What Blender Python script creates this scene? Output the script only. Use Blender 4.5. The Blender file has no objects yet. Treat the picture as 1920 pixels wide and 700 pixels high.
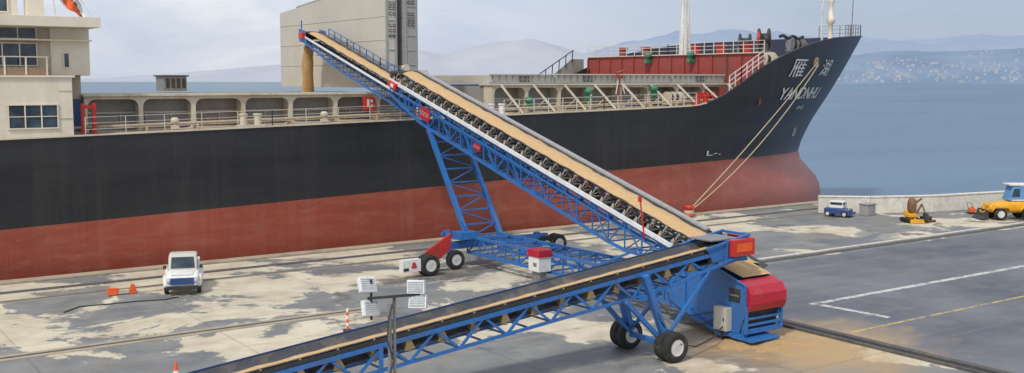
import bpy, bmesh, math, random
from mathutils import Vector, Matrix, noise as mnoise
random.seed(7)
scene=bpy.context.scene
col=scene.collection
scene.view_settings.view_transform='Standard'
scene.view_settings.look='None'
scene.view_settings.exposure=0

# ---------------------------------------------------------------- helpers
def interp(pts,x):
    if x<=pts[0][0]: return pts[0][1]
    if x>=pts[-1][0]: return pts[-1][1]
    n=len(pts)
    for i in range(n-1):
        if pts[i][0]<=x<=pts[i+1][0]:
            x0,y0=pts[i];x1,y1=pts[i+1]
            def sl(j):
                if j<=0 : return (pts[1][1]-pts[0][1])/(pts[1][0]-pts[0][0])
                if j>=n-1: return (pts[-1][1]-pts[-2][1])/(pts[-1][0]-pts[-2][0])
                return (pts[j+1][1]-pts[j-1][1])/(pts[j+1][0]-pts[j-1][0])
            h=x1-x0;t=(x-x0)/h
            m0=sl(i)*h;m1=sl(i+1)*h
            return (2*t**3-3*t*t+1)*y0+(t**3-2*t*t+t)*m0+(-2*t**3+3*t*t)*y1+(t**3-t*t)*m1

class MB:
    def __init__(s): s.v=[];s.f=[];s.m=[];s.sm=[]
    def add(s,vs,fs,mi=0,smooth=False):
        b=len(s.v); s.v+=[Vector(v) for v in vs]
        for f in fs:
            s.f.append([b+i for i in f]); s.m.append(mi); s.sm.append(smooth)
    def box(s,c,d,mi=0,R=None):
        x,y,z=d[0]/2,d[1]/2,d[2]/2
        vs=[Vector(p) for p in [(-x,-y,-z),(x,-y,-z),(x,y,-z),(-x,y,-z),(-x,-y,z),(x,-y,z),(x,y,z),(-x,y,z)]]
        if R is not None: vs=[R@v for v in vs]
        s.add([v+Vector(c) for v in vs],[(0,3,2,1),(4,5,6,7),(0,1,5,4),(1,2,6,5),(2,3,7,6),(3,0,4,7)],mi)
    def bx(s,x0,x1,y0,y1,z0,z1,mi=0):
        s.box(((x0+x1)/2,(y0+y1)/2,(z0+z1)/2),(abs(x1-x0),abs(y1-y0),abs(z1-z0)),mi)
    def strut(s,a,b,w,h=None,mi=0):
        a=Vector(a);b=Vector(b);h=h or w
        d=b-a
        if d.length<1e-5: return
        d=d.normalized();up=Vector((0,0,1))
        if abs(d.z)>.98: up=Vector((0,1,0))
        r=d.cross(up).normalized();u=r.cross(d)
        vs=[]
        for p in (a,b):
            for i,j in ((-1,-1),(1,-1),(1,1),(-1,1)): vs.append(p+r*(i*w/2)+u*(j*h/2))
        s.add(vs,[(0,1,2,3),(7,6,5,4),(0,4,5,1),(1,5,6,2),(2,6,7,3),(3,7,4,0)],mi)
    def cyl(s,a,b,r,r2=None,n=12,mi=0,cap=True,smooth=True):
        a=Vector(a);b=Vector(b);r2=r if r2 is None else r2
        d=(b-a).normalized();up=Vector((0,0,1))
        if abs(d.z)>.9: up=Vector((0,1,0))
        x=d.cross(up).normalized();y=x.cross(d)
        vs=[]
        for p,rr in ((a,r),(b,r2)):
            for i in range(n):
                t=2*math.pi*i/n; vs.append(p+x*math.cos(t)*rr+y*math.sin(t)*rr)
        s.add(vs,[(i,(i+1)%n,n+(i+1)%n,n+i) for i in range(n)],mi,smooth)
        if cap: s.add(vs,[tuple(range(n-1,-1,-1)),tuple(range(n,2*n))],mi)
    def tube(s,pts,r,n=6,mi=0):
        for i in range(len(pts)-1): s.cyl(pts[i],pts[i+1],r,n=n,mi=mi)
    def prism(s,pts,vec,mi=0):
        n=len(pts);vec=Vector(vec);p=[Vector(q) for q in pts]
        s.add(p+[q+vec for q in p],[tuple(range(n)),tuple(range(2*n-1,n-1,-1))]+[(i,(i+1)%n,n+(i+1)%n,n+i) for i in range(n)],mi)
    def lathe(s,prof,o,axis,n=24,mi=0):
        o=Vector(o);d=Vector(axis).normalized();up=Vector((0,0,1))
        if abs(d.z)>.9: up=Vector((0,1,0))
        x=d.cross(up).normalized();y=x.cross(d);vs=[]
        for (h,r) in prof:
            for i in range(n):
                t=2*math.pi*i/n;vs.append(o+d*h+x*math.cos(t)*r+y*math.sin(t)*r)
        fs=[]
        for k in range(len(prof)-1):
            for i in range(n):
                fs.append((k*n+i,k*n+(i+1)%n,(k+1)*n+(i+1)%n,(k+1)*n+i))
        s.add(vs,fs,mi,True)
        s.add(vs,[tuple(range(n-1,-1,-1)),tuple(range((len(prof)-1)*n,len(prof)*n))],mi)
    def loft(s,secs,mi=0,e=4.0,n=20,axis='y'):
        vs=[]
        for (p,cx,w,z0,z1) in secs:
            for i in range(n):
                t=2*math.pi*(i+.5)/n;c=math.cos(t);q=math.sin(t)
                X=cx+w*math.copysign(abs(c)**(2/e),c);Z=(z0+z1)/2+(z1-z0)/2*math.copysign(abs(q)**(2/e),q)
                vs.append((X,p,Z) if axis=='y' else (p,X,Z))
        fs=[(k*n+i,k*n+(i+1)%n,(k+1)*n+(i+1)%n,(k+1)*n+i) for k in range(len(secs)-1) for i in range(n)]
        s.add(vs,fs,mi,True)
        s.add(vs,[tuple(range(n-1,-1,-1)),tuple(range((len(secs)-1)*n,len(secs)*n))],mi,False)
    def obj(s,name,mats,parent=None,off=(0,0,0),bevel=0,label=None,recalc=True):
        me=bpy.data.meshes.new(name)
        o=Vector(off)
        me.from_pydata([v-o for v in s.v],[],s.f)
        if not isinstance(mats,(list,tuple)): mats=[mats]
        for m in mats: me.materials.append(m)
        me.polygons.foreach_set('material_index',s.m)
        me.polygons.foreach_set('use_smooth',s.sm)
        me.update()
        if recalc:
            bm=bmesh.new();bm.from_mesh(me);bmesh.ops.recalc_face_normals(bm,faces=bm.faces);bm.to_mesh(me);bm.free()
        ob=bpy.data.objects.new(name,me);col.objects.link(ob)
        if parent is not None: ob.parent=parent
        if bevel:
            b=ob.modifiers.new('b','BEVEL');b.width=bevel;b.segments=2;b.limit_method='ANGLE';b.angle_limit=.7
        if label: ob['label']=label
        return ob

def thing(name,loc,label,category,group=None,rz=0,sc=1):
    e=bpy.data.objects.new(name,None);col.objects.link(e);e.location=loc;e.rotation_euler=(0,0,rz)
    e.empty_display_size=.3;e.scale=(sc,sc,sc)
    e['label']=label;e['category']=category
    if group:e['group']=group
    return e
def tag(o,label,category,group=None):
    o['label']=label;o['category']=category
    if group:o['group']=group
    return o

# ---------------------------------------------------------------- materials
def nd(nt,typ,**kw):
    n=nt.nodes.new(typ)
    for k,v in kw.items(): setattr(n,k,v)
    return n
def newmat(name):
    m=bpy.data.materials.new(name);m.use_nodes=True
    nt=m.node_tree;b=nt.nodes['Principled BSDF'];return m,nt,b
def ramp(nt,fac,stops):
    r=nd(nt,'ShaderNodeValToRGB');e=r.color_ramp.elements
    while len(e)<len(stops): e.new(.5)
    for i,(p,c) in enumerate(stops):
        e[i].position=p;e[i].color=(*c,1) if len(c)==3 else c
    nt.links.new(fac,r.inputs[0]);return r.outputs[0]
def noisen(nt,vec,scale,detail=5,rough=.6,sc=None,dist=0):
    if sc:
        mp=nd(nt,'ShaderNodeMapping');mp.inputs['Scale'].default_value=sc;nt.links.new(vec,mp.inputs[0]);vec=mp.outputs[0]
    n=nd(nt,'ShaderNodeTexNoise');n.inputs['Scale'].default_value=scale;n.inputs['Detail'].default_value=detail
    n.inputs['Roughness'].default_value=rough;n.inputs['Distortion'].default_value=dist
    nt.links.new(vec,n.inputs['Vector']);return n.outputs[0]
def mix(nt,f,a,b,mode='MIX'):
    m=nd(nt,'ShaderNodeMix',data_type='RGBA',blend_type=mode)
    def s(i,v):
        if isinstance(v,bpy.types.NodeSocket): nt.links.new(v,m.inputs[i])
        else: m.inputs[i].default_value=v if i==0 else (*v,1)
    s(0,f);s(6,a);s(7,b);return m.outputs[2]
def mth(nt,op,a,b=None,c=None):
    m=nd(nt,'ShaderNodeMath',operation=op)
    for i,v in enumerate((a,b,c)):
        if v is None: continue
        if isinstance(v,bpy.types.NodeSocket): nt.links.new(v,m.inputs[i])
        else: m.inputs[i].default_value=v
    return m.outputs[0]
def mrange(nt,v,a,b,c=0,d=1):
    m=nd(nt,'ShaderNodeMapRange');m.inputs[1].default_value=a;m.inputs[2].default_value=b;m.inputs[3].default_value=c;m.inputs[4].default_value=d
    nt.links.new(v,m.inputs[0]);return m.outputs[0]
def bump(nt,b,h,strength=.3,dist=.05):
    n=nd(nt,'ShaderNodeBump');n.inputs['Strength'].default_value=strength;n.inputs['Distance'].default_value=dist
    nt.links.new(h,n.inputs['Height']);nt.links.new(n.outputs[0],b.inputs['Normal'])
def paint(name,c,rough=.5,metal=0,dirt=(.12,.09,.06),amt=.35,scale=3,streak=False,var=.18,bmp=.1):
    m,nt,b=newmat(name)
    tc=nd(nt,'ShaderNodeTexCoord').outputs['Object']
    n1=noisen(nt,tc,scale*.5,6,.65,(1,1,.25) if streak else None)
    n2=noisen(nt,tc,scale*4,4,.7)
    lo=tuple(x*(1-var) for x in c);hi=tuple(min(1,x*(1+var)) for x in c)
    base=ramp(nt,n2,[(.3,lo),(.7,hi)])
    msk=ramp(nt,n1,[(.5,(0,0,0)),(.72,(amt,)*3)])
    out=mix(nt,msk,base,dirt)
    nt.links.new(out,b.inputs['Base Color'])
    b.inputs['Roughness'].default_value=rough;b.inputs['Metallic'].default_value=metal
    if bmp: bump(nt,b,n2,bmp,.02)
    return m
M={}
M['blue']=paint('blue_paint',(.03,.155,.45),.4,amt=.45,scale=2)
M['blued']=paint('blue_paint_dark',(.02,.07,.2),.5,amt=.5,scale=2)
M['white']=paint('white_paint',(.75,.75,.72),.45,amt=.35,scale=2)
M['rail']=paint('rail_paint_cream',(.62,.59,.52),.5,dirt=(.3,.17,.1),amt=.6,scale=2)
M['rim']=paint('rim_white',(.68,.68,.66),.4,amt=.5,scale=4)
M['silver']=paint('galvanised_cover',(.76,.77,.78),.35,amt=.25,scale=1.5)
M['red']=paint('red_paint',(.55,.035,.025),.4,amt=.25,scale=2)
M['redc']=paint('crimson_rubber',(.44,.014,.035),.4,amt=.4,scale=2,dirt=(.3,.12,.08))
M['orange']=paint('orange_plastic',(.78,.12,.02),.45,amt=.3)
M['yellow']=paint('yellow_machine_paint',(.76,.38,.02),.4,amt=.4)
M['green']=paint('green_paint',(.03,.22,.12),.5,amt=.3)
M['tyre']=paint('tyre_rubber',(.022,.022,.022),.85,dirt=(.16,.13,.1),amt=.6,scale=4)
M['belt']=paint('conveyor_belt_rubber',(.05,.052,.06),.55,dirt=(.3,.23,.15),amt=.4,scale=2)
M['dark']=paint('dark_steel',(.03,.032,.036),.5,amt=.4)
M['steel']=paint('grey_steel',(.28,.28,.28),.45,metal=.4,amt=.5)
M['idler']=paint('idler_dusty_steel',(.34,.3,.23),.7,amt=.5,dirt=(.45,.34,.2))
M['idlery']=paint('idler_ochre',(.5,.36,.16),.7,amt=.5,dirt=(.3,.22,.12))
M['grain']=paint('tan_cargo',(.54,.36,.18),.95,amt=.6,dirt=(.64,.46,.26),scale=6,var=.3,bmp=.8)
M['sand']=paint('orange_dust',(.46,.3,.14),.95,amt=.5,dirt=(.35,.26,.16),scale=2,var=.25,bmp=.5)
M['grit']=paint('grey_grit',(.36,.36,.37),.95,amt=.7,dirt=(.14,.14,.15),scale=12,var=.5,bmp=.8)
M['cream']=paint('ship_house_cream',(.74,.68,.56),.55,dirt=(.42,.27,.15),amt=.35,scale=.9,streak=True,var=.04)
M['tan']=paint('ship_house_tan',(.46,.41,.32),.6,dirt=(.3,.18,.1),amt=.55,scale=.9,streak=True,var=.06)
M['brown']=paint('balcony_brown',(.28,.19,.12),.6,dirt=(.16,.09,.05),amt=.5,scale=1.5,streak=True)
M['coam']=paint('coaming_grey',(.29,.29,.265),.6,dirt=(.24,.14,.08),amt=.65,scale=1.1,streak=True,var=.08)  # grey coaming, darkened in colour to deepen the shade of the recessed bays
M['coamf']=paint('coaming_frame_beige',(.6,.55,.44),.6,dirt=(.36,.2,.11),amt=.6,scale=1.3,streak=True,var=.08)
M['hatch']=paint('hatch_cover_grey',(.52,.5,.44),.6,dirt=(.4,.34,.26),amt=.4,scale=.5,streak=True,var=.04)
M['hatch2']=paint('hatch_cover_edge',(.33,.33,.32),.6,dirt=(.1,.08,.06),amt=.5,scale=.8,streak=True,var=.06)
M['deck']=paint('ship_deck_rust',(.42,.33,.23),.8,dirt=(.5,.45,.35),amt=.7,scale=1.2)
M['fored']=paint('forecastle_red',(.3,.055,.045),.65,dirt=(.17,.08,.06),amt=.6,scale=1,streak=True)
M['rope']=paint('rope_fibre',(.55,.44,.27),.9,amt=.3,scale=8)
M['lamp']=paint('lamp_glass',(.5,.53,.55),.15,amt=.2)
M['skin_brown']=paint('brown_cover',(.2,.1,.05),.7,amt=.4)
M['wallc']=paint('parapet_concrete',(.66,.63,.55),.8,dirt=(.35,.3,.24),amt=.6,scale=.8,streak=True)
M['kerb']=paint('kerb_tan_concrete',(.4,.34,.25),.85,dirt=(.2,.16,.12),amt=.7,scale=1)
M['groove']=paint('dark_groove',(.09,.085,.08),.8,dirt=(.25,.2,.14),amt=.5,scale=1)
M['dblue']=paint('navy_paint',(.03,.07,.22),.3,amt=.3)
M['lblue']=paint('light_blue_paint',(.13,.33,.62),.3,amt=.3)
def glass(name,c=(.02,.03,.04)):
    m,nt,b=newmat(name);b.inputs['Roughness'].default_value=.08
    tc=nd(nt,'ShaderNodeTexCoord').outputs['Object'];n=noisen(nt,tc,1.3,2)
    nt.links.new(ramp(nt,n,[(.35,c),(.7,tuple(x*3 for x in c))]),b.inputs['Base Color']);return m
M['glass']=glass('window_glass')

def hullmat(name,c1,c2,stain,seams=.6,fade=None,vert=.55,stain2=None):
    m,nt,b=newmat(name)
    g=nd(nt,'ShaderNodeTexCoord').outputs['Object']
    s1=noisen(nt,g,1,6,.7,(1.1,.2,.05))
    s2=noisen(nt,g,.12,5,.6,(.5,1,3.2))
    s3=noisen(nt,g,6,3,.6)
    s4=noisen(nt,g,1,6,.75,(.4,1,1.5))
    base=mix(nt,mrange(nt,s2,.35,.65),c1,c2)
    base=mix(nt,mrange(nt,s1,.5,.78,0,vert),base,stain)
    if stain2: base=mix(nt,mrange(nt,s4,.48,.7,0,.65),base,stain2)
    sx=nd(nt,'ShaderNodeSeparateXYZ');nt.links.new(g,sx.inputs[0])
    cb=nd(nt,'ShaderNodeCombineXYZ');nt.links.new(sx.outputs[0],cb.inputs[0]);nt.links.new(sx.outputs[2],cb.inputs[1])
    br=nd(nt,'ShaderNodeTexBrick');br.inputs['Scale'].default_value=.1;br.inputs['Mortar Size'].default_value=.003
    br.inputs['Mortar Smooth'].default_value=.5
    br.inputs['Brick Width'].default_value=.8;br.inputs['Row Height'].default_value=.21
    br.inputs['Color1'].default_value=(1,1,1,1);br.inputs['Color2'].default_value=(.82,.82,.82,1);br.inputs['Mortar'].default_value=(.6,.6,.6,1)
    nt.links.new(cb.outputs[0],br.inputs[0])
    base=mix(nt,seams,base,br.outputs[0],'MULTIPLY')
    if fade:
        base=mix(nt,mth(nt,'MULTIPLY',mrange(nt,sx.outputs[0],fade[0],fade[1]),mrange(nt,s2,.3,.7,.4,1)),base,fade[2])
    nt.links.new(base,b.inputs['Base Color'])
    b.inputs['Roughness'].default_value=.45
    hh=mth(nt,'ADD',mth(nt,'MULTIPLY',s3,.2),noisen(nt,g,.5,2,.5))
    bump(nt,b,hh,.25,.12)
    return m
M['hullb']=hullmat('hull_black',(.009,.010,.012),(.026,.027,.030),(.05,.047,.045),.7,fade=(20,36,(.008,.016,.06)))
M['hullr']=hullmat('hull_red',(.25,.045,.026),(.34,.068,.038),(.36,.15,.1),.4,fade=(-8,40,(.42,.13,.10)),vert=.45,stain2=(.38,.14,.085))

# ---------------------------------------------------------------- ground
def ground_mat():
    m,nt,b=newmat('quay_concrete')
    P=nd(nt,'ShaderNodeNewGeometry').outputs['Position']
    sx=nd(nt,'ShaderNodeSeparateXYZ');nt.links.new(P,sx.inputs[0]);X,Y=sx.outputs[0],sx.outputs[1]
    big=noisen(nt,P,1,8,.62,(.13,.12,1),.5)
    med=noisen(nt,P,1,6,.65,(.5,.5,1),.3)
    fin=noisen(nt,P,4,5,.7)
    grit=noisen(nt,P,30,3,.7)
    grey=mix(nt,mrange(nt,med,.35,.65),(.17,.18,.19),(.27,.275,.265))
    tan=mix(nt,mrange(nt,med,.3,.6),(.5,.43,.31),(.72,.65,.5))
    bias=mrange(nt,Y,40,56,-.005,.06)
    bias2=mrange(nt,X,5,45,.02,-.04)
    v=mth(nt,'ADD',mth(nt,'ADD',big,bias),bias2)
    v=mth(nt,'ADD',v,mth(nt,'MULTIPLY',mth(nt,'SUBTRACT',fin,.5),.07))
    v=mth(nt,'ADD',v,mth(nt,'MULTIPLY',mth(nt,'SUBTRACT',med,.5),.2))
    msk=mrange(nt,v,.51,.53)
    c=mix(nt,msk,grey,tan)
    c=mix(nt,mrange(nt,noisen(nt,P,1,5,.6,(.2,.22,1)),.52,.72,0,.4),c,(.30,.24,.16))
    dk=mrange(nt,mth(nt,'ADD',noisen(nt,P,1,6,.6,(.12,.15,1),.5),mth(nt,'MULTIPLY',mth(nt,'SUBTRACT',fin,.5),.06)),.57,.6,0,.65)
    dk=mth(nt,'MULTIPLY',dk,mrange(nt,Y,56,50,0,1))
    c=mix(nt,dk,c,(.12,.125,.13))
    st=mrange(nt,noisen(nt,P,1,4,.6,(.05,2.2,1)),.58,.68,0,.3)
    c=mix(nt,st,c,(.5,.42,.3))
    ru=mrange(nt,noisen(nt,P,1,5,.7,(.3,.5,1)),.65,.72,0,.6)
    c=mix(nt,ru,c,(.42,.2,.07))
    d=nd(nt,'ShaderNodeVectorMath',operation='DISTANCE');nt.links.new(P,d.inputs[0]);d.inputs[1].default_value=(33.2,28.0,0)
    sd=mth(nt,'ADD',d.outputs['Value'],mth(nt,'MULTIPLY',med,7))
    c=mix(nt,mrange(nt,sd,9.6,5.8,0,.9),c,(.54,.36,.17))
    br=nd(nt,'ShaderNodeTexBrick');br.inputs['Scale'].default_value=.1;br.offset=0
    br.inputs['Brick Width'].default_value=.75;br.inputs['Row Height'].default_value=.5;br.inputs['Mortar Size'].default_value=.005
    br.inputs['Color1'].default_value=(1,1,1,1);br.inputs['Color2'].default_value=(.86,.87,.89,1);br.inputs['Mortar'].default_value=(.55,.53,.5,1)
    nt.links.new(P,br.inputs[0])
    c=mix(nt,.5,c,br.outputs[0],'MULTIPLY')
    c=mix(nt,mrange(nt,grit,.35,.7,.0,.28),c,(.13,.12,.11))
    nt.links.new(c,b.inputs['Base Color'])
    nt.links.new(mrange(nt,dk,0,.6,.85,.35),b.inputs['Roughness'])
    bump(nt,b,mth(nt,'ADD',fin,grit),.35,.03)
    return m
def asphalt_mat():
    m,nt,b=newmat('asphalt')
    P=nd(nt,'ShaderNodeNewGeometry').outputs['Position']
    big=noisen(nt,P,1,7,.65,(.08,.12,1),.5);med=noisen(nt,P,1,6,.65,(.5,.7,1));g=noisen(nt,P,25,4,.7)
    c=mix(nt,mrange(nt,big,.38,.62),(.095,.105,.135),(.185,.195,.21))
    c=mix(nt,mrange(nt,med,.45,.7,0,.45),c,(.24,.24,.24))
    c=mix(nt,mrange(nt,g,.35,.7,0,.35),c,(.05,.05,.055))
    st=mrange(nt,noisen(nt,P,1,4,.6,(.04,1.6,1)),.56,.7,0,.35)
    c=mix(nt,st,c,(.3,.3,.28))
    tr=mrange(nt,noisen(nt,P,1,3,.6,(1.5,.05,1)),.6,.7,0,.25)
    c=mix(nt,tr,c,(.06,.06,.07))
    d=nd(nt,'ShaderNodeVectorMath',operation='DISTANCE');nt.links.new(P,d.inputs[0]);d.inputs[1].default_value=(34.5,27.5,0)
    c=mix(nt,mrange(nt,mth(nt,'ADD',d.outputs['Value'],mth(nt,'MULTIPLY',med,7)),8.5,5.4,0,.75),c,(.45,.32,.17))
    nt.links.new(c,b.inputs['Base Color']);b.inputs['Roughness'].default_value=.7
    bump(nt,b,g,.3,.02);return m
def sheet(name,pts,z,mat,kind='structure',depth=0):
    mb=MB()
    if depth: mb.prism([(x,y,z-depth) for x,y in pts],(0,0,depth))
    else: mb.add([(x,y,z) for x,y in pts],[tuple(range(len(pts)))])
    o=mb.obj(name,mat,recalc=bool(depth))
    if not depth and o.data.polygons[0].normal.z<0: o.data.flip_normals()
    if kind:o['kind']=kind
    return o
GM=ground_mat();AM=asphalt_mat()
QE=60.0
edge=[(-150,QE),(75,QE),(76.5,57),(80,54),(88,51.2),(100,49.4),(130,47),(220,40)]
sheet('ground',[(-150,-120),(220,-120)]+edge[::-1],0,GM,depth=9)
sheet('road',[(36.2,-60),(200,-60),(200,41.2),(41,41.2),(38.5,36),(36.2,31)],.004,AM)
def wornpaint(name,c):
    m,nt,b=newmat(name)
    P=nd(nt,'ShaderNodeNewGeometry').outputs['Position']
    n=noisen(nt,P,2.5,6,.7);n2=noisen(nt,P,.6,3,.6)
    v=mth(nt,'ADD',n,mth(nt,'MULTIPLY',n2,.5))
    nt.links.new(mix(nt,mrange(nt,v,.62,.78),(.17,.17,.175),c),b.inputs['Base Color'])
    b.inputs['Roughness'].default_value=.7;return m
WP=wornpaint('worn_white_paint',(.55,.55,.52));YP=wornpaint('worn_yellow_paint',(.6,.45,.13))
def line(x0,y0,x1,y1,w,z,mat,name='road_marking'):
    d=Vector((x1-x0,y1-y0,0)).normalized();n=Vector((-d.y,d.x,0))*w/2
    return sheet(name,[(x0-n.x,y0-n.y),(x1-n.x,y1-n.y),(x1+n.x,y1+n.y),(x0+n.x,y0+n.y)],z,mat)
line(39.7,32.45,160,32.45,.36,.008,WP)
line(39.95,32.2,40.3,28.6,.36,.012,WP)
line(36.6,27.8,160,27.8,.15,.008,YP)
def rail(y,x0,x1,side,name='crane_rail',w=.2):
    mb=MB()
    mb.bx(x0,x1,y-.12-w,y-.12,.0,.03,0);mb.bx(x0,x1,y+.12,y+.12+w,.0,.03,0)
    mb.bx(x0,x1,y-.118,y+.118,.0,.012,1);mb.bx(x0,x1,y-.035,y+.035,.013,.06,2)
    o=mb.obj(name,[side,M['dark'],M['steel']]);o['kind']='structure';return o
rail(43.4,-90,22,M['kerb'],w=.3)
rail(41.9,44,200,M['groove'],w=.2)
rail(57.0,-90,76,M['groove'],w=.15)
rail(54.6,-90,72,M['kerb'],w=.1)
mb=MB();mb.bx(44,200,42.4,42.6,.0,.06);o=mb.obj('rail_kerb',M['wallc']);o['kind']='structure'
mb=MB();mb.bx(-90,75,59.3,60.05,.004,.13);mb.bx(-90,75,59.98,60.25,-1.2,-.1,1)
o=mb.obj('quay_kerb',[M['kerb'],M['tyre']],bevel=.03);o['kind']='structure'
mb=MB();mb.bx(35.05,35.2,-30,31.2,.004,.1);mb.bx(35.62,35.95,-30,31.2,.004,.1);mb.bx(35.2,35.62,-30,31.2,.005,.04,1)
o=mb.obj('cable_trench',[M['groove'],M['dark']]);o['kind']='structure'

# ---------------------------------------------------------------- sea
def sea_mat():
    m,nt,b=newmat('sea_water')
    P=nd(nt,'ShaderNodeNewGeometry').outputs['Position']
    n1=noisen(nt,P,1,6,.6,(.05,.12,1));n2=noisen(nt,P,1,4,.6,(.9,1.6,1));n3=noisen(nt,P,1,5,.55,(.003,.014,1))
    nt.links.new(mix(nt,mrange(nt,n3,.35,.65),(.06,.125,.2),(.10,.18,.265)),b.inputs['Base Color'])
    b.inputs['Roughness'].default_value=.32;b.inputs['IOR'].default_value=1.33
    bump(nt,b,mth(nt,'ADD',n1,mth(nt,'MULTIPLY',n2,.4)),.7,.6)
    return m
mb=MB();mb.add([(-30000,-30000,-2.6),(30000,-30000,-2.6),(30000,30000,-2.6),(-30000,30000,-2.6)],[(0,1,2,3)])
o=mb.obj('sea',sea_mat(),recalc=False);o['kind']='structure'

# ---------------------------------------------------------------- hills and town
FH=Vector((.571,.821,0));RT=Vector((.821,-.571,0))
def W(h,r,z=0): v=FH*h+RT*r;return Vector((v.x,v.y,z))
def hillmat(name,c1,c2,sc):  # distance haze is put into the hill base colours
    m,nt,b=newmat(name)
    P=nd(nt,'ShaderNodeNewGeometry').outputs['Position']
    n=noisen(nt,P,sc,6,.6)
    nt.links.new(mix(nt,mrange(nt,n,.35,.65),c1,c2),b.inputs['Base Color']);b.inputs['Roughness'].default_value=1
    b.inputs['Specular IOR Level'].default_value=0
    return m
def hill_h(prof,D,depth,h,r):
    px=960+2010*r/h
    t=(h-D)/depth
    pk=(150-interp(prof,px))/2010*(D+depth*.6)+10.5
    s=math.sin(min(1,max(0,t/.6))*math.pi/2)**.9 if t<.6 else math.cos((t-.6)/.4*math.pi/2)
    nz=mnoise.fractal(Vector((r*.0022,h*.0022,3)),1,2,5)*.13+1
    return max(-8,pk*s*nz-3+ (0))
def hill(name,prof,D,depth,x0,x1,mat,nx=200,ny=28):
    mb=MB();vs=[]
    for j in range(ny+1):
        h=D+depth*j/ny
        for i in range(nx+1):
            px=x0+(x1-x0)*i/nx
            r=(px-960)/2010*h
            vs.append(W(h,r,hill_h(prof,D,depth,h,r)))
    fs=[(j*(nx+1)+i,j*(nx+1)+i+1,(j+1)*(nx+1)+i+1,(j+1)*(nx+1)+i) for j in range(ny) for i in range(nx)]
    mb.add(vs,fs,0,True)
    o=mb.obj(name,mat,recalc=False);o['kind']='structure';return o
P1=[(-400,148),(100,148),(250,143),(400,132),(530,120),(640,108),(785,92),(840,102),(900,86),(975,76),(1040,86),(1100,104),(1170,112),(1300,110),(1500,130)]
P2=[(900,148),(1040,118),(1100,100),(1180,82),(1260,68),(1340,60),(1450,66),(1560,72),(1680,78),(1800,74),(1920,66),(2200,60),(3000,110)]
P3=[(1380,149),(1480,138),(1560,112),(1640,100),(1760,96),(1850,94),(1930,90),(2100,88),(2600,120),(3200,149)]
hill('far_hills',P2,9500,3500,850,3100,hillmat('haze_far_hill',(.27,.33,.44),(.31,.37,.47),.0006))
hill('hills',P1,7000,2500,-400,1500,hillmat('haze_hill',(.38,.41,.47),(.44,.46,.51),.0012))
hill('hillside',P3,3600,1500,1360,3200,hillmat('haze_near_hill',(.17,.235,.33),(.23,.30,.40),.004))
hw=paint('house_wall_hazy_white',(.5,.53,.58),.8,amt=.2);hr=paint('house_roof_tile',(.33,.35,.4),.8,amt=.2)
def house_mesh(k):
    w,d,h=[(14,10,7),(20,11,10),(11,9,6),(30,12,12)][k]
    mb=MB();mb.bx(-w/2,w/2,-d/2,d/2,-6,h,0)
    for i in range(int(w//4)):
        x=-w/2+2+i*4
        for z in range(1,int(h)-1,3): mb.bx(x-.6,x+.6,-d/2-.06,-d/2-.01,z,z+1.5,2)
    o=.5
    mb.add([(-w/2-o,-d/2-o,h),(w/2+o,-d/2-o,h),(w/2+o,d/2+o,h),(-w/2-o,d/2+o,h),(-w/2-o,0,h+2.6),(w/2+o,0,h+2.6)],[(0,1,5,4),(2,3,4,5),(0,4,3),(1,2,5),(0,3,2,1)],1)
    return mb
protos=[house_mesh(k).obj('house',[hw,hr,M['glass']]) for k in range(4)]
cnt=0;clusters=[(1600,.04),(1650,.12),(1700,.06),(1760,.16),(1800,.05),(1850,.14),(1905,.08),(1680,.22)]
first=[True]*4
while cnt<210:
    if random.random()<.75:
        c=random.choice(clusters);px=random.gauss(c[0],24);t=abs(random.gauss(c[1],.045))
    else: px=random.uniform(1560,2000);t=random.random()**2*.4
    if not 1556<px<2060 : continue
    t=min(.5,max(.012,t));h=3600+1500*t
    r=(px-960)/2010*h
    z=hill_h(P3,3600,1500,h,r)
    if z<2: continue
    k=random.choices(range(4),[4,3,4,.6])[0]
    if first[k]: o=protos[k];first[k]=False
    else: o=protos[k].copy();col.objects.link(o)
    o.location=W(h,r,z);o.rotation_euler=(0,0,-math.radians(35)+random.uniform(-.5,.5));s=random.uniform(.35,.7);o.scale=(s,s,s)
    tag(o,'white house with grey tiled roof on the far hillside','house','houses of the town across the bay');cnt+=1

# ---------------------------------------------------------------- SHIP
CY=74.0;HB=12.9
SO=Vector((50,CY,-2.6))
ship=thing('cargo_ship',SO,'black and red bulk cargo ship moored alongside the concrete quay','ship')
ZT=[(-40,6.5),(10,7.4),(35,7.93),(58,8.41),(61,8.55),(63.5,9.2),(66,10.3),(69,11.7),(74,13.2),(80,14.2),(88,14.75),(97.6,15.2)]
ZB=[(-40,1.2),(10,2.63),(40,3.5),(60,3.85),(75,3.7),(90,3.3)]
ST=[(-7,87),(-2.6,89),(-1,89.5),(.3,89.2),(1.5,88.2),(2.7,87.1),(3.6,87.2),(5.8,89.2),(9.4,92.7),(12,95),(15.2,97.6)]
def zdeck(a): return 7.4+.021*(a-10)-.03
def stem(z): return interp(ST,z)
def clamp(x,a=0,b=1): return max(a,min(b,x))
def Bw(a,z):
    u=clamp((stem(z)-a)/36);f=clamp((z-2)/10)
    p=1.9+.3*f;e=.62+.38*clamp((z-1)/6)
    return HB*(1-(1-u)**p)**e
def hull_y(a,z): return CY-Bw(a,z)
A0=-28.0
def hullpt(t,z_of_a):
    s=1-(1-t)**2;a=A0+s*(90-A0)
    for _ in range(14):
        z=z_of_a(a);S=stem(z);a=A0+s*(S-A0)
    return a,z
N=90;rows=[]
for k in range(15): rows.append(('u',k/14))
for k in range(1,13): rows.append(('l',k/12))
grid=[]
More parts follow.
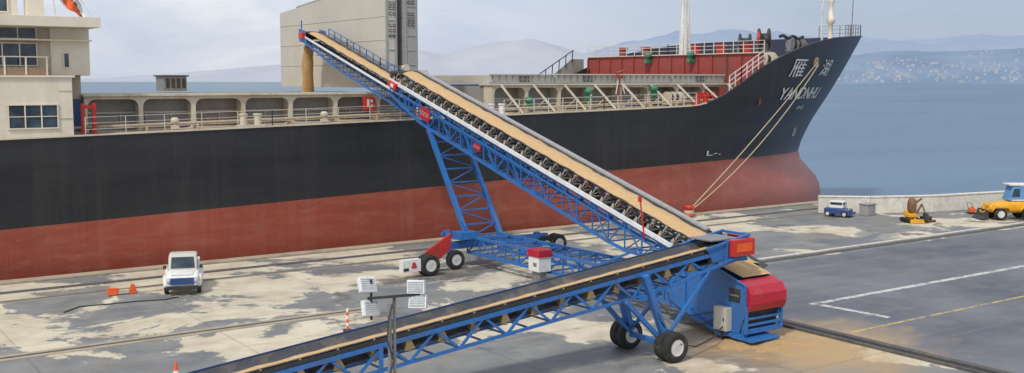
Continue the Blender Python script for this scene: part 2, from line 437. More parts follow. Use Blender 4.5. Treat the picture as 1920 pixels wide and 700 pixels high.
for (kk,f) in rows:
    fn=(lambda a,f=f: interp(ZT,a)*(1-f)+interp(ZB,a)*f) if kk=='u' else (lambda a,f=f: interp(ZB,a)*(1-f)+(-6.5)*f)
    grid.append([hullpt(i/N,fn) for i in range(N+1)])
mb=MB()
for side in (-1,1):
    b=len(mb.v);mb.v+=[Vector((a,CY+side*Bw(a,z),z)) for row in grid for (a,z) in row]
    for r in range(len(rows)-1):
        for i in range(N):
            q=[b+r*(N+1)+i,b+r*(N+1)+i+1,b+(r+1)*(N+1)+i+1,b+(r+1)*(N+1)+i]
            mb.f.append(q);mb.m.append(0 if r<14 else 1);mb.sm.append(True)
mb.add([(A0,CY-HB,6.6),(A0,CY+HB,6.6),(A0,CY+HB,-6.5),(A0,CY-HB,-6.5)],[(0,1,2,3)],0)
hull=mb.obj('hull',[M['hullb'],M['hullr']],ship,SO,recalc=False)
bm=bmesh.new();bm.from_mesh(hull.data);bmesh.ops.remove_doubles(bm,verts=bm.verts,dist=.002);bmesh.ops.recalc_face_normals(bm,faces=bm.faces);bm.to_mesh(hull.data);bm.free()
mb=MB();prev=None
for i in range(0,131):
    a=-28+i*(97.3+28)/130
    z=interp(ZT,a);y=hull_y(a,z);p=Vector((a,y,z))
    if prev is not None: mb.strut(prev,p,.14,.08,0 if a<62 else 1)
    prev=p
mb.obj('gunwale',[M['coamf'],M['dark']],ship,SO)
def deckstrip(mb,x0,x1,zf,n=40,inset=.03):
    vs=[]
    for i in range(n+1):
        a=x0+(x1-x0)*i/n;z=zf(a);B=max(.02,Bw(a,z)-inset);vs+=[(a,CY-B,z),(a,CY+B,z)]
    mb.add(vs,[(2*i,2*i+2,2*i+3,2*i+1) for i in range(n)],0)
mb=MB();deckstrip(mb,-28,69.2,zdeck);mb.obj('deck',M['deck'],ship,SO,recalc=False)
mb=MB();deckstrip(mb,69.3,94.2,lambda a:11.55);mb.obj('forecastle_deck',M['deck'],ship,SO,recalc=False)

def rounded_frame(mb,x0,x1,z0,z1,y,rim,r,depth,mi=0):
    ix0,ix1,iz0,iz1=x0+rim,x1-rim,z0+rim*.6,z1-rim*1.2
    cs=[(ix1-r,iz1-r,0,(x1,z1)),(ix0+r,iz1-r,90,(x0,z1)),(ix0+r,iz0+r*.3,180,(x0,z0)),(ix1-r,iz0+r*.3,270,(x1,z0))]
    groups=[]
    for k,(cx,cz,a0,oc) in enumerate(cs):
        rz=r if k<2 else r*.3
        g=[(cx+r*math.cos(math.radians(a0+q*18)),y,cz+rz*math.sin(math.radians(a0+q*18))) for q in range(6)]
        groups.append((g,(oc[0],y,oc[1])))
    for k,(g,oc) in enumerate(groups):
        for q in range(5): mb.add([oc,g[q],g[q+1]],[(0,1,2)],mi)
        g2,oc2=groups[(k+1)%4]
        mb.add([oc,g[5],g2[0],oc2],[(0,1,2,3)],mi)
    allp=[p for g,_ in groups for p in g];n=len(allp)
    back=[(p[0],p[1]+depth,p[2]) for p in allp]
    mb.add(allp+back,[(i,(i+1)%n,n+(i+1)%n,n+i) for i in range(n)],mi)

def hatch(a0,a1,ztop,bays,y0=65.4,y1=82.6):
    mb=MB();zd=lambda a:zdeck(a)
    z0=zd(a0)-.2
    mb.bx(a0,a1,y0,y0+.25,z0,ztop-.02,0);mb.bx(a0,a1,y1-.25,y1,z0,ztop-.02,0)
    mb.bx(a0,a0+.25,y0+.25,y1-.25,z0,ztop-.03,0);mb.bx(a1-.25,a1,y0+.25,y1-.25,z0,ztop-.03,0)
    c=mb.obj('hatch_coaming',[M['coam'],M['coamf']],ship,SO)
    fb=MB();w=(a1-a0)/bays
    for i in range(bays):
        x=a0+i*w;rounded_frame(fb,x,x+w,zd(x)+.0,ztop-.02,y0-1.15,.13,.45,.18)
        fb.bx(x-.04,x+.04,y0-1.14,y0-.01,zd(x),ztop-.04,0)
    fb.bx(a0-.15,a1+.15,y0-1.35,y0+.45,ztop,ztop+.13,0)
    f=fb.obj('coaming_frame',M['coamf'],ship,SO);f.parent=c;f.location=(0,0,0)
    fb=MB();fb.bx(a0-.1,a1+.1,y0-.16,y0-.02,ztop-1.05,ztop-.93,0)
    for k in range(int((a1-a0)/1.5)): fb.bx(a0+.7+k*1.5,a0+.76+k*1.5,y0-.1,y0-.01,z0+.2,ztop-1.06,0)
    f=fb.obj('stiffener',M['hatch'],ship,SO);f.parent=c;f.location=(0,0,0)
hatch(14.9,40.0,9.55,8)
hatch(43.0,67.2,10.1,8)
# slanted stays beside the forward hatch
for i in range(9):
    x=43.6+i*2.9
    mb=MB();mb.strut((x,64.1,10.15),(x+.9,62.6,zdeck(x)+.05),.1,.14);mb.strut((x,64.2,zdeck(x)),(x+.5,63.3,zdeck(x)+.9),.06)
    mb.obj('hatch_stay',M['coamf'],ship,SO)
mb=MB();vs=[];nx,ny=40,28
for j in range(ny+1):
    for i in range(nx+1):
        x=15.2+24.5*i/nx;y=65.8+16.4*j/ny
        z=8.0+1.1*math.exp(-((x-33.3)**2+(y-75.6)**2)/18)+.18*mnoise.noise(Vector((x,y,0))*.9)
        vs.append((x,y,z))
mb.add(vs,[(j*(nx+1)+i,j*(nx+1)+i+1,(j+1)*(nx+1)+i+1,(j+1)*(nx+1)+i) for j in range(ny) for i in range(nx)],0,True)
o=mb.obj('bulk_cargo',M['grain'],recalc=False);tag(o,'tan bulk cargo heaped in the open ship hold','cargo')
for i in range(4):
    x0=43.1+i*6.03;x1=x0+5.95
    mb=MB();mb.bx(x0,x1,64.9,83.1,10.24,10.85,0)
    for k in range(10):
        xx=x0+.3+k*.6;mb.bx(xx,xx+.08,64.78,64.9,10.27,10.84,2)
    mb.bx(x0+.02,x1-.02,64.7,64.9,10.86,10.95,0);mb.bx(x0+.02,x1-.02,64.74,64.9,10.26,10.32,2)
    if i in (0,1,3):
        for k in range(2):
            for q in range(3):
                xx=x0+2.6+q*.36;z=10.58-k*.27
                mb.bx(xx,xx+.28,64.74,64.77,z+.16,z+.2,1);mb.bx(xx+.1,xx+.15,64.74,64.77,z,z+.16,1);mb.bx(xx,xx+.28,64.74,64.77,z+.05,z+.09,1)
    mb.obj('hatch_cover',[M['hatch'],M['dark'],M['hatch2']],ship,SO,bevel=.03)
def raised(x0,x1,m0,ztop,y0=65.1,y1=83.2,zfar=None):
    mb=MB();zfar=zfar or ztop
    mb.prism([(x0,y0,9.95),(x0,y1,9.95),(x0,y1,zfar),(x0,y0,ztop)],(x1-x0,0,0))
    mb.bx(x0+.08,x0+.2,y0-.05,y0,10.05,ztop-.1,1);mb.bx(x1-.2,x1-.08,y0-.05,y0,10.05,ztop-.1,1)
    for k in range(7): mb.bx(x0+.2,x1-.2,y0-.04,y0,10.5+k*1.0,10.58+k*1.0,1)
    for grp in (ztop-1.6,ztop-3.1):
        for k in range(3):
            z=grp-k*.36
            for q in range(2):
                xx=x0+.3+q*.3
                mb.bx(xx,xx+.22,y0-.06,y0-.042,z,z+.05,2);mb.bx(xx,xx+.05,y0-.07,y0-.05,z+.06,z+.24,2)
                mb.bx(xx+.1,xx+.22,y0-.065,y0-.045,z+.15,z+.2,2)
    for k in range(3): mb.bx(x0-.03,x0,y0+.01,y1-.01,11.6+k*1.6,11.63+k*1.6,0)
    o=mb.obj('hatch_cover',[m0,M['hatch2'],M['dark']],ship,SO,bevel=.04);return o
raised(34.75,35.7,M['hatch'],17.2,zfar=15.9)
raised(36.2,37.3,M['hatch2'],18.0,zfar=16.5)
mb=MB();mb.prism([(34.0,65.0,9.7),(38.6,65.0,9.7),(38.0,65.0,11.2),(36.2,65.0,11.0),(35.6,65.0,10.2)],(0,.3,0));mb.cyl((36.3,64.9,11.3),(36.3,66,11.3),.25)
mb.obj('hatch_hinge',M['coamf'],ship,SO)
mb=MB();mb.bx(24.2,25.9,80,82,9.66,10.75,0);mb.bx(24.05,26.05,79.9,82.1,10.75,10.85,1)
for k in range(4): mb.bx(24.35+k*.4,24.6+k*.4,79.95,80,9.9,10.6,1)
mb.obj('vent_box',[M['steel'],M['dark']],ship,SO)

def railing(mb,pts,h=1.1,rails=3,sp=1.5,r=.028,mi=0):
    for a,b in zip(pts[:-1],pts[1:]):
        a=Vector(a);b=Vector(b);L=(b-a).length;n=max(1,round(L/sp))
        for i in range(n+1):
            p=a.lerp(b,i/n);mb.strut(p,p+Vector((0,0,h)),r*1.8,mi=mi)
        for k in range(rails):
            z=Vector((0,0,h*(k+1)/rails));mb.strut(a+z,b+z,r*1.3,mi=mi)
for s in (-1,1):
    mb=MB();railing(mb,[(x,CY+s*(HB-.25),zdeck(x)) for x in (14.2,25,36,42)],1.0,3,2.2,.02);railing(mb,[(x,CY+s*(HB-.25),zdeck(x)) for x in (42,51,60.5)],1.05,3,1.3,.028)
    mb.obj('deck_railing',M['rail'],ship,SO)
mb=MB()
mb.tube([(14,63.2,zdeck(14)+.35),(66,63.2,zdeck(66)+.35)],.09,8);mb.tube([(14,63.5,zdeck(14)+.3),(66,63.5,zdeck(66)+.3)],.06,8)
for x in range(15,66,3): mb.bx(x-.06,x+.06,63,63.7,zdeck(x),zdeck(x)+.3)
mb.obj('deck_pipe',M['deck'],ship,SO)
mb=MB();mb.bx(32.5,33.3,63.85,64.15,8.5,9.35,0);mb.bx(32.68,32.85,63.82,63.85,8.7,9.2,1);mb.bx(32.95,33.1,63.82,63.85,8.7,8.85,1);mb.bx(32.95,33.1,63.82,63.85,9.0,9.2,1)
mb.obj('fire_hose_box',[M['red'],M['white']],ship,SO,bevel=.02)
def vent(x,y,z,m,s=1):
    mb=MB();mb.cyl((x,y,z),(x,y,z+.6*s),.14*s);mb.lathe([(0,.2*s),(.1*s,.34*s),(.35*s,.36*s),(.5*s,.2*s)],(x,y,z+.55*s),(0,0,1),12)
    mb.bx(x-.3*s,x+.3*s,y-.2*s,y+.2*s,z+.1*s,z+.4*s);mb.obj('deck_vent',m,ship,SO)
for x,y,z in ((45.8,63.7,8.3),(51.4,63.7,8.9),(58.2,63.8,9.1)): vent(x,y,z,M['green'],.9)
for x in (19.5,29,40.8): vent(x,62.6,zdeck(x),M['coamf'],.7)
def deckbollard(x,y,z,m):
    mb=MB();mb.bx(x-.8,x+.8,y-.3,y+.3,z,z+.12)
    for q in (-.45,.45): mb.cyl((x+q,y,z),(x+q,y,z+.7),.22);mb.cyl((x+q,y,z+.7),(x+q,y,z+.8),.28)
    mb.obj('mooring_bitt',m,ship,SO)
for x,m in ((42,'white'),(62,'red'),(24,'coamf')): deckbollard(x,62.3,zdeck(x),M[m])
def winch(x,y,z,m,s=1):
    mb=MB();mb.cyl((x-.9*s,y,z+.7*s),(x+.9*s,y,z+.7*s),.38*s,n=16,mi=1)
    for q in (-.95,-.2,.55,.95): mb.cyl((x+q*s-.05,y,z+.7*s),(x+q*s+.05,y,z+.7*s),.62*s,n=18)
    mb.bx(x-1.1*s,x+1.1*s,y-.5*s,y+.5*s,z,z+.15*s);mb.bx(x+1.0*s,x+1.5*s,y-.35*s,y+.35*s,z+.15,z+.95*s)
    mb.obj('winch',[m,M['dark']],ship,SO)
winch(60.5,64.0,8.5,M['coamf'],.8);winch(64.0,63.7,8.6,M['red'],.7)
mb=MB();mb.cyl((54.8,64.1,8.3),(54.8,64.1,10.9),.08);mb.cyl((54.4,64.0,11.0),(55.2,63.9,11.25),.12,.08);mb.strut((54.4,64.1,10.2),(55.2,64.1,10.2),.07);mb.strut((54.4,64,9.4),(54.8,64.1,10.9),.06,mi=1);mb.strut((55.3,64,9.4),(54.9,64.1,10.9),.06,mi=1);mb.bx(54.5,55.1,63.95,64.25,10.6,10.85,0)
mb.obj('fire_monitor',[M['fored'],M['white']],ship,SO)
mb=MB();B=Bw(69.2,9);mb.bx(69.1,69.25,CY-B,CY+B,8.4,11.6,0)
B=Bw(69.2,11.8)-.3
mb.bx(69.1,69.25,CY-B,CY+B,11.6,12.75,0)
for k in range(14): mb.bx(68.95,69.1,CY-B+.6+k*1.75,CY-B+.7+k*1.75,8.5,12.6,0)
mb.bx(68.9,69.4,CY-B,CY+B,12.75,12.83,1)
mb.obj('forecastle_bulkhead',[M['fored'],M['coamf']],ship,SO)
mb=MB();railing(mb,[(69.2,CY-B,12.83),(69.2,CY,12.83),(69.2,CY+B,12.83)],1.0,3,1.2,.032)
pts=[(a,CY-Bw(a,12)+.35,interp(ZT,a)) for a in (64.5,66,69.2)]
mb.obj('forecastle_railing',M['rail'],ship,SO)
mb=MB();railing(mb,pts,1.2,3,1.0,.035);mb.obj('bulwark_railing',M['white'],ship,SO)
mb=MB();mb.prism([(61.5,86.3,zdeck(60)),(69,86.3,zdeck(60)),(69,86.3,12.6),(67.5,86.3,12.6)],(0,.2,0))
mb.strut((60.6,86.1,9.6),(67.5,86.1,13.5),.08,mi=1)
for k in range(9): mb.strut((60.6+k*.85,86.2,8.4+k*.48),(60.6+k*.85,86.1,9.6+k*.48),.07,mi=1)
mb.obj('side_bulwark',[M['coam'],M['dark']],ship,SO)
mb=MB();mx,my=73.6,76.5
for dx,dy in ((-.55,-.3),(.55,-.3),(0,.5)): mb.cyl((mx+dx,my+dy,12.4),(mx+dx*.4,my+dy*.4,21),.15,.1,10)
mb.cyl((mx,my,11.5),(mx,my,21.5),.42,.28,14);mb.bx(mx-1.3,mx+1.3,my-1,my+1,11.55,12.6)
foremast=mb.obj('foremast',M['white'],ship,SO)
mb=MB()
for k in range(24): mb.strut((mx-1.1+.02*k,my-.95,12.6+k*.36),(mx-.65+.02*k,my-.95,12.6+k*.36),.04)
mb.strut((mx-1.1,my-.95,12.5),(mx-.65,my-.95,21),.05);mb.strut((mx-.65,my-.95,12.5),(mx-.2,my-.95,21),.05)
o=mb.obj('ladder',M['white'],ship,SO);o.parent=foremast
for x,y in ((70.6,82),(70.9,79),(71.3,72.5),(71.0,69),(72,66.8),(72.5,80.5)):
    mb=MB();mb.cyl((x,y,11.55),(x,y,13.5),.4,n=14);mb.cyl((x,y,13.5),(x,y,13.7),.5,n=14);mb.bx(x-.6,x+.6,y-.6,y+.6,11.56,11.9);mb.obj('ventilator',M['fored'] if y>78 else M['red'],ship,SO)
for x,y,z in ((68.7,70.5,12.0),(68.7,76.2,12.0)): vent(x,y,z,M['green'],1.0)
def drum(x,y,z,r,m):
    mb=MB();d=Vector((.8,-.6,0)).normalized();o=Vector((x,y,z))
    mb.lathe([(-.5,r),(-.42,r),(-.4,r*.55),(.4,r*.55),(.42,r),(.5,r)],o,d,24,0)
    mb.lathe([(.5,r*.72),(.55,r*.7),(.56,r*.2),(.62,r*.2)],o,-d,20,1)
    mb.bx(x-.5,x+.5,y-.5,y+.5,11.56,z-.3,2);mb.obj('windlass_drum',[M['dark'],m,M['steel']],ship,SO)
drum(77.6,69.9,14.3,1.05,M['red']);drum(75.9,70.7,13.9,.95,M['dark'])
mb=MB()
for k in range(14): mb.cyl((79.3+k*.35,69.4+k*.1,14.6+.12*math.sin(k)),(79.65+k*.35,69.5+k*.1,14.6+.12*math.sin(k+1)),.16,n=8)
mb.obj('anchor_chain',M['dark'],ship,SO)
winch(75,67.5,11.6,M['coamf'],1.1);winch(73,70.2,11.6,M['fored'],1.1);winch(83,70.6,13.3,M['steel'],.9)
mb=MB();mb.cyl((88.6,72,11.6),(88.6,72,19.5),.1,.07);mb.strut((87.9,72,18.4),(89.3,72,18.4),.09)
mb.strut((88.2,71.8,12),(88.45,71.95,18.2),.07);mb.obj('jackstaff',M['white'],ship,SO)
mb=MB();mb.lathe([(0,.5),(.5,.45),(.6,.25),(3.0,.22),(3.2,.42),(3.7,.42),(3.8,.25),(5.0,.2),(5.3,.35),(5.8,.3),(6.0,.05)],(90.6,72.6,13.2),(0,0,1),14);mb.obj('signal_post',M['cream'],ship,SO)
mb=MB()
railing(mb,[(91.5,71.4,14.9),(96.8,73.6,15.15),(93,76,15)],1.2,3,1,.035);mb.strut((93.6,72.3,15.0),(93.9,72.4,19.8),.07)
mb.obj('bow_railing',M['steel'],ship,SO)

def textpolys(txt,size):
    cu=bpy.data.curves.new('t','FONT');cu.body=txt;cu.size=size;cu.resolution_u=3
    ob=bpy.data.objects.new('t',cu);col.objects.link(ob);bpy.context.view_layer.update()
    dg=bpy.context.evaluated_depsgraph_get();me=ob.evaluated_get(dg).to_mesh()
    v=[tuple(p.co) for p in me.vertices];f=[tuple(p.vertices) for p in me.polygons]
    bpy.data.objects.remove(ob);return v,f
def hulltext(txt,a0,a1,z0,z1,shear=0,name='ship_name',bold=0,dz=0):
    v,f=textpolys(txt,1)
    if not v: return
    xs=[p[0] for p in v];ys=[p[1] for p in v];mb=MB();x0,x1,y0,y1=min(xs),max(xs),min(ys),max(ys)
    def put(da,ddz,off):
        vs=[]
        for p in v:
            u=(p[0]-x0)/(x1-x0);w=(p[1]-y0)/(y1-y0);a=a0+(a1-a0)*u+shear*w+da;z=z0+(z1-z0)*w+ddz+dz*u
            vs.append((a,hull_y(a,z)-off,z))
        mb.add(vs,f)
    put(0,0,.07)
    if bold: put(bold*1.6,0,.073);put(bold*.8,bold*.4,.079)
    o=mb.obj(name,M['white'],ship,SO,recalc=False);o.parent=hull
hulltext('雁',73.2,76.0,10.75,12.3,.5,bold=.035)
hulltext('湖',80.2,82.9,10.85,12.4,.5,bold=.035)
hulltext('YANDNHU',72.3,82.6,8.75,9.8,.5,bold=.08)
hulltext('oı|',77.6,79.4,7.7,8.2,.2,name='bow_mark')
hulltext('ο/ı',79.0,80.0,5.2,6.2,.2,name='bow_mark')
hulltext('L-.',62.4,64.4,4.35,4.75,0,name='load_mark')
hx,hz=78.3,12.1
mb=MB();hy=hull_y(hx,hz)
mb.lathe([(-.2,.42),(.12,.48),(.18,.4),(.18,.28),(0,.2)],(hx,hy,hz),(.35,-1,-.25),20);o=mb.obj('hawse_pipe',M['rope'],ship,SO);o.parent=hull

house=MB()
house.bx(-14,13.6,61.35,86.6,7.3,10.62,0)
house.bx(-14,13.75,61.25,86.7,10.62,10.74,0)
house.bx(-14,14.9,63.0,85.0,10.74,13.35,1)
house.bx(12.9,14.95,62.93,63.0,10.76,13.34,0)
house.bx(-14,14.95,62.3,63.0,12.62,12.7,0)
house.bx(-14,15.2,61.3,86.7,13.35,13.9,0)
house.bx(-14,11.6,64.5,83.5,13.9,16.4,0)
house.bx(-14,12.2,64,84,16.4,16.6,0)
house.bx(-14,10.2,66.5,81,16.6,19.5,0)
house.bx(13.6,14.8,64.6,80,7.45,10.74,1)
for z in (8.4,9.9): house.bx(12.9,13.55,61.31,61.35,z,z+.03,1)
sup=house.obj('superstructure',[M['cream'],M['tan']],ship,SO,bevel=.03)
mb=MB();mb.bx(-14,12.6,62.0,62.08,10.76,11.15,0);mb.bx(-14,12.6,62.95,62.99,10.76,11.1,0)
for k in range(10): mb.bx(3+k*1.05,3.08+k*1.05,61.95,62.0,10.76,11.75,1)
mb.bx(-14,12.6,61.97,62.03,11.7,11.76,1)
o=mb.obj('balcony',[M['brown'],M['cream']],ship,SO);o.parent=sup
def window(x0,x1,z0,z1,y,nx=2,nz=1,name='window'):
    mb=MB();mb.bx(x0,x1,y-.03,y+.02,z0,z1,0)
    for a,b in ((z0-.06,z0),(z1,z1+.06)): mb.bx(x0-.06,x1+.06,y-.09,y+.02,a,b,1)
    for i in range(nx+1):
        x=x0+(x1-x0)*i/nx;mb.bx(x-.03,x+.03,y-.08,y-.03,z0,z1,1)
    for i in range(1,nz+1):
        z=z0+(z1-z0)*i/(nz+1);mb.bx(x0,x1,y-.07,y-.03,z-.02,z+.02,1)
    o=mb.obj(name,[M['glass'],M['cream']],ship,SO);o.parent=sup
window(10.35,12.8,7.95,9.15,61.35,3,1)
window(6,9,7.95,9.15,61.35,3,1)
window(9.6,12.2,11.3,12.45,63.0,3,0)
window(5,9,11.3,12.45,63.0,4,0)
window(9.4,12.2,12.75,13.3,63.0,3,0)
window(13.55,13.85,11.2,11.95,62.93,1,0)
for k in range(6): window(11.1-k*1.15-.95,11.1-k*1.15,14.25,15.9,64.5,1,0)
for k in range(4): window(9.2-k*1.3-.9,9.2-k*1.3,17.2,18.6,66.5,1,0)
mb=MB();mb.bx(14.15,14.75,64.5,64.6,7.6,9.4,0);o=mb.obj('door',M['blued'],ship,SO);o.parent=sup
mb=MB();mb.bx(14.3,14.5,62.6,62.75,zdeck(14),9.2,0);mb.bx(14.9,15.1,62.6,62.75,zdeck(14),9.2,0);mb.bx(14.5,14.9,62.62,62.7,8.9,9.1,0);o=mb.obj('hose_rack',M['red'],ship,SO)
mb=MB();mb.bx(12.0,12.9,64.2,64.9,13.9,15.3);mb.cyl((12.4,64.5,15.3),(12.4,64.5,16.2),.25);o=mb.obj('wing_console',M['cream'],ship,SO,bevel=.03);o.parent=sup
# flag cloth
mb=MB();mb.cyl((13.0,61.8,13.9),(12.6,61.7,17.4),.04);mb.strut((14.9,61.8,13.9),(13.2,61.7,16.6),.03)
vs=[]
for i in range(15):
    for j in range(10):
        x=12.75+i*.11+j*.03;z=16.2-j*.15-.085*i+.08*math.sin(i*.8)
        vs.append((x,61.75+.14*math.sin(i*.9+j*.5),z))
for i in range(14):
    for j in range(9):
        d=i-j*1.1
        mi=1 if -4<d<3.5 else (2 if 3.5<=d<4.6 else 0)
        if i+j>2 and not(i>11 and j<2): mb.add([vs[i*10+j],vs[i*10+j+1],vs[(i+1)*10+j+1],vs[(i+1)*10+j]],[(0,1,2,3)],mi,True)
mb.obj('flag',[M['white'],M['orange'],M['dark']],ship,SO)

# ---------------------------------------------------------------- mooring
mb=MB();bx_,by_=57.6,59.0
mb.lathe([(0,.5),(.08,.5),(.12,.3),(.5,.26),(.62,.42),(.75,.4),(.8,.2)],(bx_,by_,.13),(0,0,1),20)
mb.lathe([(0,.34),(.14,.4),(.28,.34)],(bx_,by_,.26),(0,0,1),20,1)
o=mb.obj('mooring_bollard',[M['red'],M['rope']]);tag(o,'red cast mooring bollard with rope loops on the quay edge','bollard')
for k,(da,dz) in enumerate(((0,0),(.25,-.25))):
    mb=MB();A=Vector((bx_+.2*k,by_+.1,.45));Bp=Vector((hx+da*.5-.1,hull_y(hx,hz)-.35,hz+dz));pts=[]
    for i in range(25):
        t=i/24;p=A.lerp(Bp,t);p.z-=(.3+.8*k)*4*t*(1-t);pts.append(p)
    mb.tube(pts,.042,6);o=mb.obj('mooring_rope',M['rope']);tag(o,'tan mooring rope from bow to quay bollard','rope','mooring ropes of the ship')

pp=[(68,55.2),(71,52.6),(76,50.3),(86,48.3),(98,46.6),(125,43.8)]
mb=MB()
for (a,b) in zip(pp[:-1],pp[1:]):
    mb.strut((a[0],a[1],.62),(b[0],b[1],.62),.4,1.24,0);mb.strut((a[0],a[1],1.3),(b[0],b[1],1.3),.5,.12,0)
o=mb.obj('parapet_wall',M['wallc'],bevel=.03);tag(o,'low pale concrete parapet wall along the harbour edge','wall')

# ---------------------------------------------------------------- wheels
def wheel(parent,off,c,R,w,axis=(0,1,0),dual=False,name='wheel'):
    ax=Vector(axis).normalized();c=Vector(c)
    e=bpy.data.objects.new(name,None);col.objects.link(e);e.parent=parent;e.location=c-Vector(off);e.empty_display_size=.2
    for k in range(2 if dual else 1):
        o=ax*(-k*w*1.12)
        mb=MB();h=w/2
        mb.lathe([(-h*.8,R*.55),(-h,R*.62),(-h,R*.86),(-h*.82,R*.97),(-h*.4,R),(0,R*.985),(h*.4,R),(h*.82,R*.97),(h,R*.86),(h,R*.62),(h*.8,R*.55)],o,ax,28)
        mb.obj('tyre',M['tyre'],e)
        mb=MB();mb.lathe([(h*.82,R*.56),(h*.9,R*.56),(h*.86,R*.5),(h*.35,R*.44),(h*.3,R*.2),(h*.75,R*.17),(h*.8,R*.05)],o,ax,24)
        for q in range(8):
            t=2*math.pi*q/8;u=Vector((0,0,1));s=ax.cross(u).normalized()
            p=o+ax*(h*.32)+(u*math.cos(t)+s*math.sin(t))*R*.32
            mb.cyl(p,p+ax*.04,R*.045,n=6,mi=1)
        mb.obj('rim',[M['rim'],M['dark']],e)
    return e

# ---------------------------------------------------------------- MAIN CONVEYOR
def truss_side(mb,f_top,f_bot,y0,y1,n,w,mi=0,wd=None,vert=True):
    wd=wd or w*.6
    P=[(f_top(y0+(y1-y0)*i/n),f_bot(y0+(y1-y0)*i/n)) for i in range(n+1)]
    for i in range(n):
        mb.strut(P[i][0],P[i+1][0],w,mi=mi);mb.strut(P[i][1],P[i+1][1],w,mi=mi)
        if vert: mb.strut(P[i][0],P[i][1],wd,mi=mi)
        if i%2==0: mb.strut(P[i][1],P[i+1][0],wd,mi=mi)
        else: mb.strut(P[i][0],P[i+1][1],wd,mi=mi)
    mb.strut(P[n][0],P[n][1],wd,mi=mi)
CX=33.3;SL=.283
def zc(y): return 3.37+SL*(y-34.5)
CO=Vector((CX,31,0))
conv=thing('ship_loader_conveyor',CO,'blue telescopic ship loader conveyor with tan belt load on quay','conveyor')
Y0,Y1=33.6,59.7
def depth(y):
    return min(1.55,.75+.2*(y-Y0)) if y<40 else (1.55 if y<56 else 1.55-.18*(y-56))
mb=MB()
for s in (-1,1):
    truss_side(mb,lambda y:Vector((CX+s*1.1,y,zc(y)-.12)),lambda y:Vector((CX+s*1.1,y,zc(y)-depth(y))),Y0,Y1,22,.125,wd=.055)
    mb.strut((CX+s*1.1,Y0,zc(Y0)-.5),(CX+s*1.1,Y1,zc(Y1)-.5),.08)
n=22
for i in range(n+1):
    y=Y0+(Y1-Y0)*i/n
    mb.strut((CX-1.1,y,zc(y)-.1),(CX+1.1,y,zc(y)-.1),.07)
    mb.strut((CX-1.1,y,zc(y)-depth(y)),(CX+1.1,y,zc(y)-depth(y)),.06)
    if i<n:
        y2=Y0+(Y1-Y0)*(i+1)/n;s=1 if i%2 else -1
        mb.strut((CX-s*1.1,y,zc(y)-depth(y)),(CX+s*1.1,y2,zc(y2)-depth(y2)),.045)
frame=mb.obj('outer_truss',M['blue'],conv,CO)
mb=MB();mb.strut((CX-1.19,Y0+.3,zc(Y0+.3)+.04),(CX-1.19,Y1-.1,zc(Y1-.1)+.04),.1,.19);mb.obj('side_cover',M['silver'],conv,CO)
mb=MB();mb.strut((CX+.98,Y0+.3,zc(Y0+.3)+.62),(CX+.98,Y1-.1,zc(Y1-.1)+.62),.3,.1);mb.obj('far_side_cover',M['grit'],conv,CO)
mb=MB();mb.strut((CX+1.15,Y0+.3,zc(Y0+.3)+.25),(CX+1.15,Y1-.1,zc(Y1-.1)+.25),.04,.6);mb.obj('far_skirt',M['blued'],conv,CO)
def beltmesh(mb,prof,path,mi,smooth=True):
    vs=[];k=len(prof)
    for (o,side,up) in path:
        for (s,u) in prof: vs.append(Vector(o)+Vector(side)*s+Vector(up)*u)
    mb.add(vs,[(i*k+j,i*k+j+1,(i+1)*k+j+1,(i+1)*k+j) for i in range(len(path)-1) for j in range(k-1)],mi,smooth)
upv=Vector((0,-SL,1)).normalized()
bprof=[(-.76,.52),(-.74,.55),(-.38,.37),(.38,.37),(.74,.57),(.76,.54),(.4,.335),(-.4,.335),(-.76,.52)]
path=[((CX+.1,y,zc(y)),(1,0,0),upv) for y in [Y0-3.2+i*(Y1-Y0+3.2)/44 for i in range(45)]]
mb=MB();beltmesh(mb,bprof,path,0);mb.obj('belt',M['belt'],conv,CO)
mb=MB();path2=[((CX+.1,y,zc(y)+.02*math.sin(y*3)+.03*mnoise.noise(Vector((0,y*2,0)))),(1+.06*mnoise.noise(Vector((5,y*1.7,0))),0,0),upv) for y in [Y0-2.9+i*(Y1-Y0+2.8)/220 for i in range(221)]]
beltmesh(mb,[(-.44,.42),(-.25,.5),(0,.56),(.25,.58),(.45,.54),(.62,.5)],path2,0);mb.obj('belt_load',M['grain'],conv,CO)
mb=MB();mb.strut((CX,Y0,zc(Y0)-.42),(CX,Y1,zc(Y1)-.42),1.3,.03);mb.obj('return_belt',M['belt'],conv,CO)
proto=None;ni=32
mb=MB()
mb.strut((-1.05,0,.02),(1.1,0,.02),.08);mb.strut((-.98,0,0),(-.74,0,.5),.05);mb.strut((1.0,0,0),(.92,0,.5),.05);mb.strut((-.98,0,.05),(-.5,0,.27),.045)
mb.cyl((-.74,0,.46),(-.42,0,.25),.06,n=8);mb.cyl((-.38,0,.25),(.5,0,.25),.06,n=8);mb.cyl((.52,0,.26),(.82,0,.46),.06,n=8)
mb.prism([(-1.08,-.13,.06),(-1.08,.13,.06),(-1.02,.03,.34),(-1.02,-.03,.34)],(.03,0,0))
for i in range(ni):
    y=Y0+.5+i*(Y1-Y0-.8)/(ni-1)
    if proto is None:
        proto=mb.obj('idler',M['idler'],conv,(0,0,0));o=proto
    else:
        o=proto.copy();col.objects.link(o)
    o.location=Vector((CX,y,zc(y)))-CO;o.rotation_euler=(math.atan(SL),0,0)
def zi(y): return zc(y)-.8
mb=MB();I0,I1=44.0,73.6
for s in (-1,1):
    truss_side(mb,lambda y:Vector((CX+s*.78,y,zi(y)+.02)),lambda y:Vector((CX+s*.78,y,zi(y)-(.8 if y<67.6 else .8-.08*(y-67.6)))),I0,I1,27,.1,wd=.045)
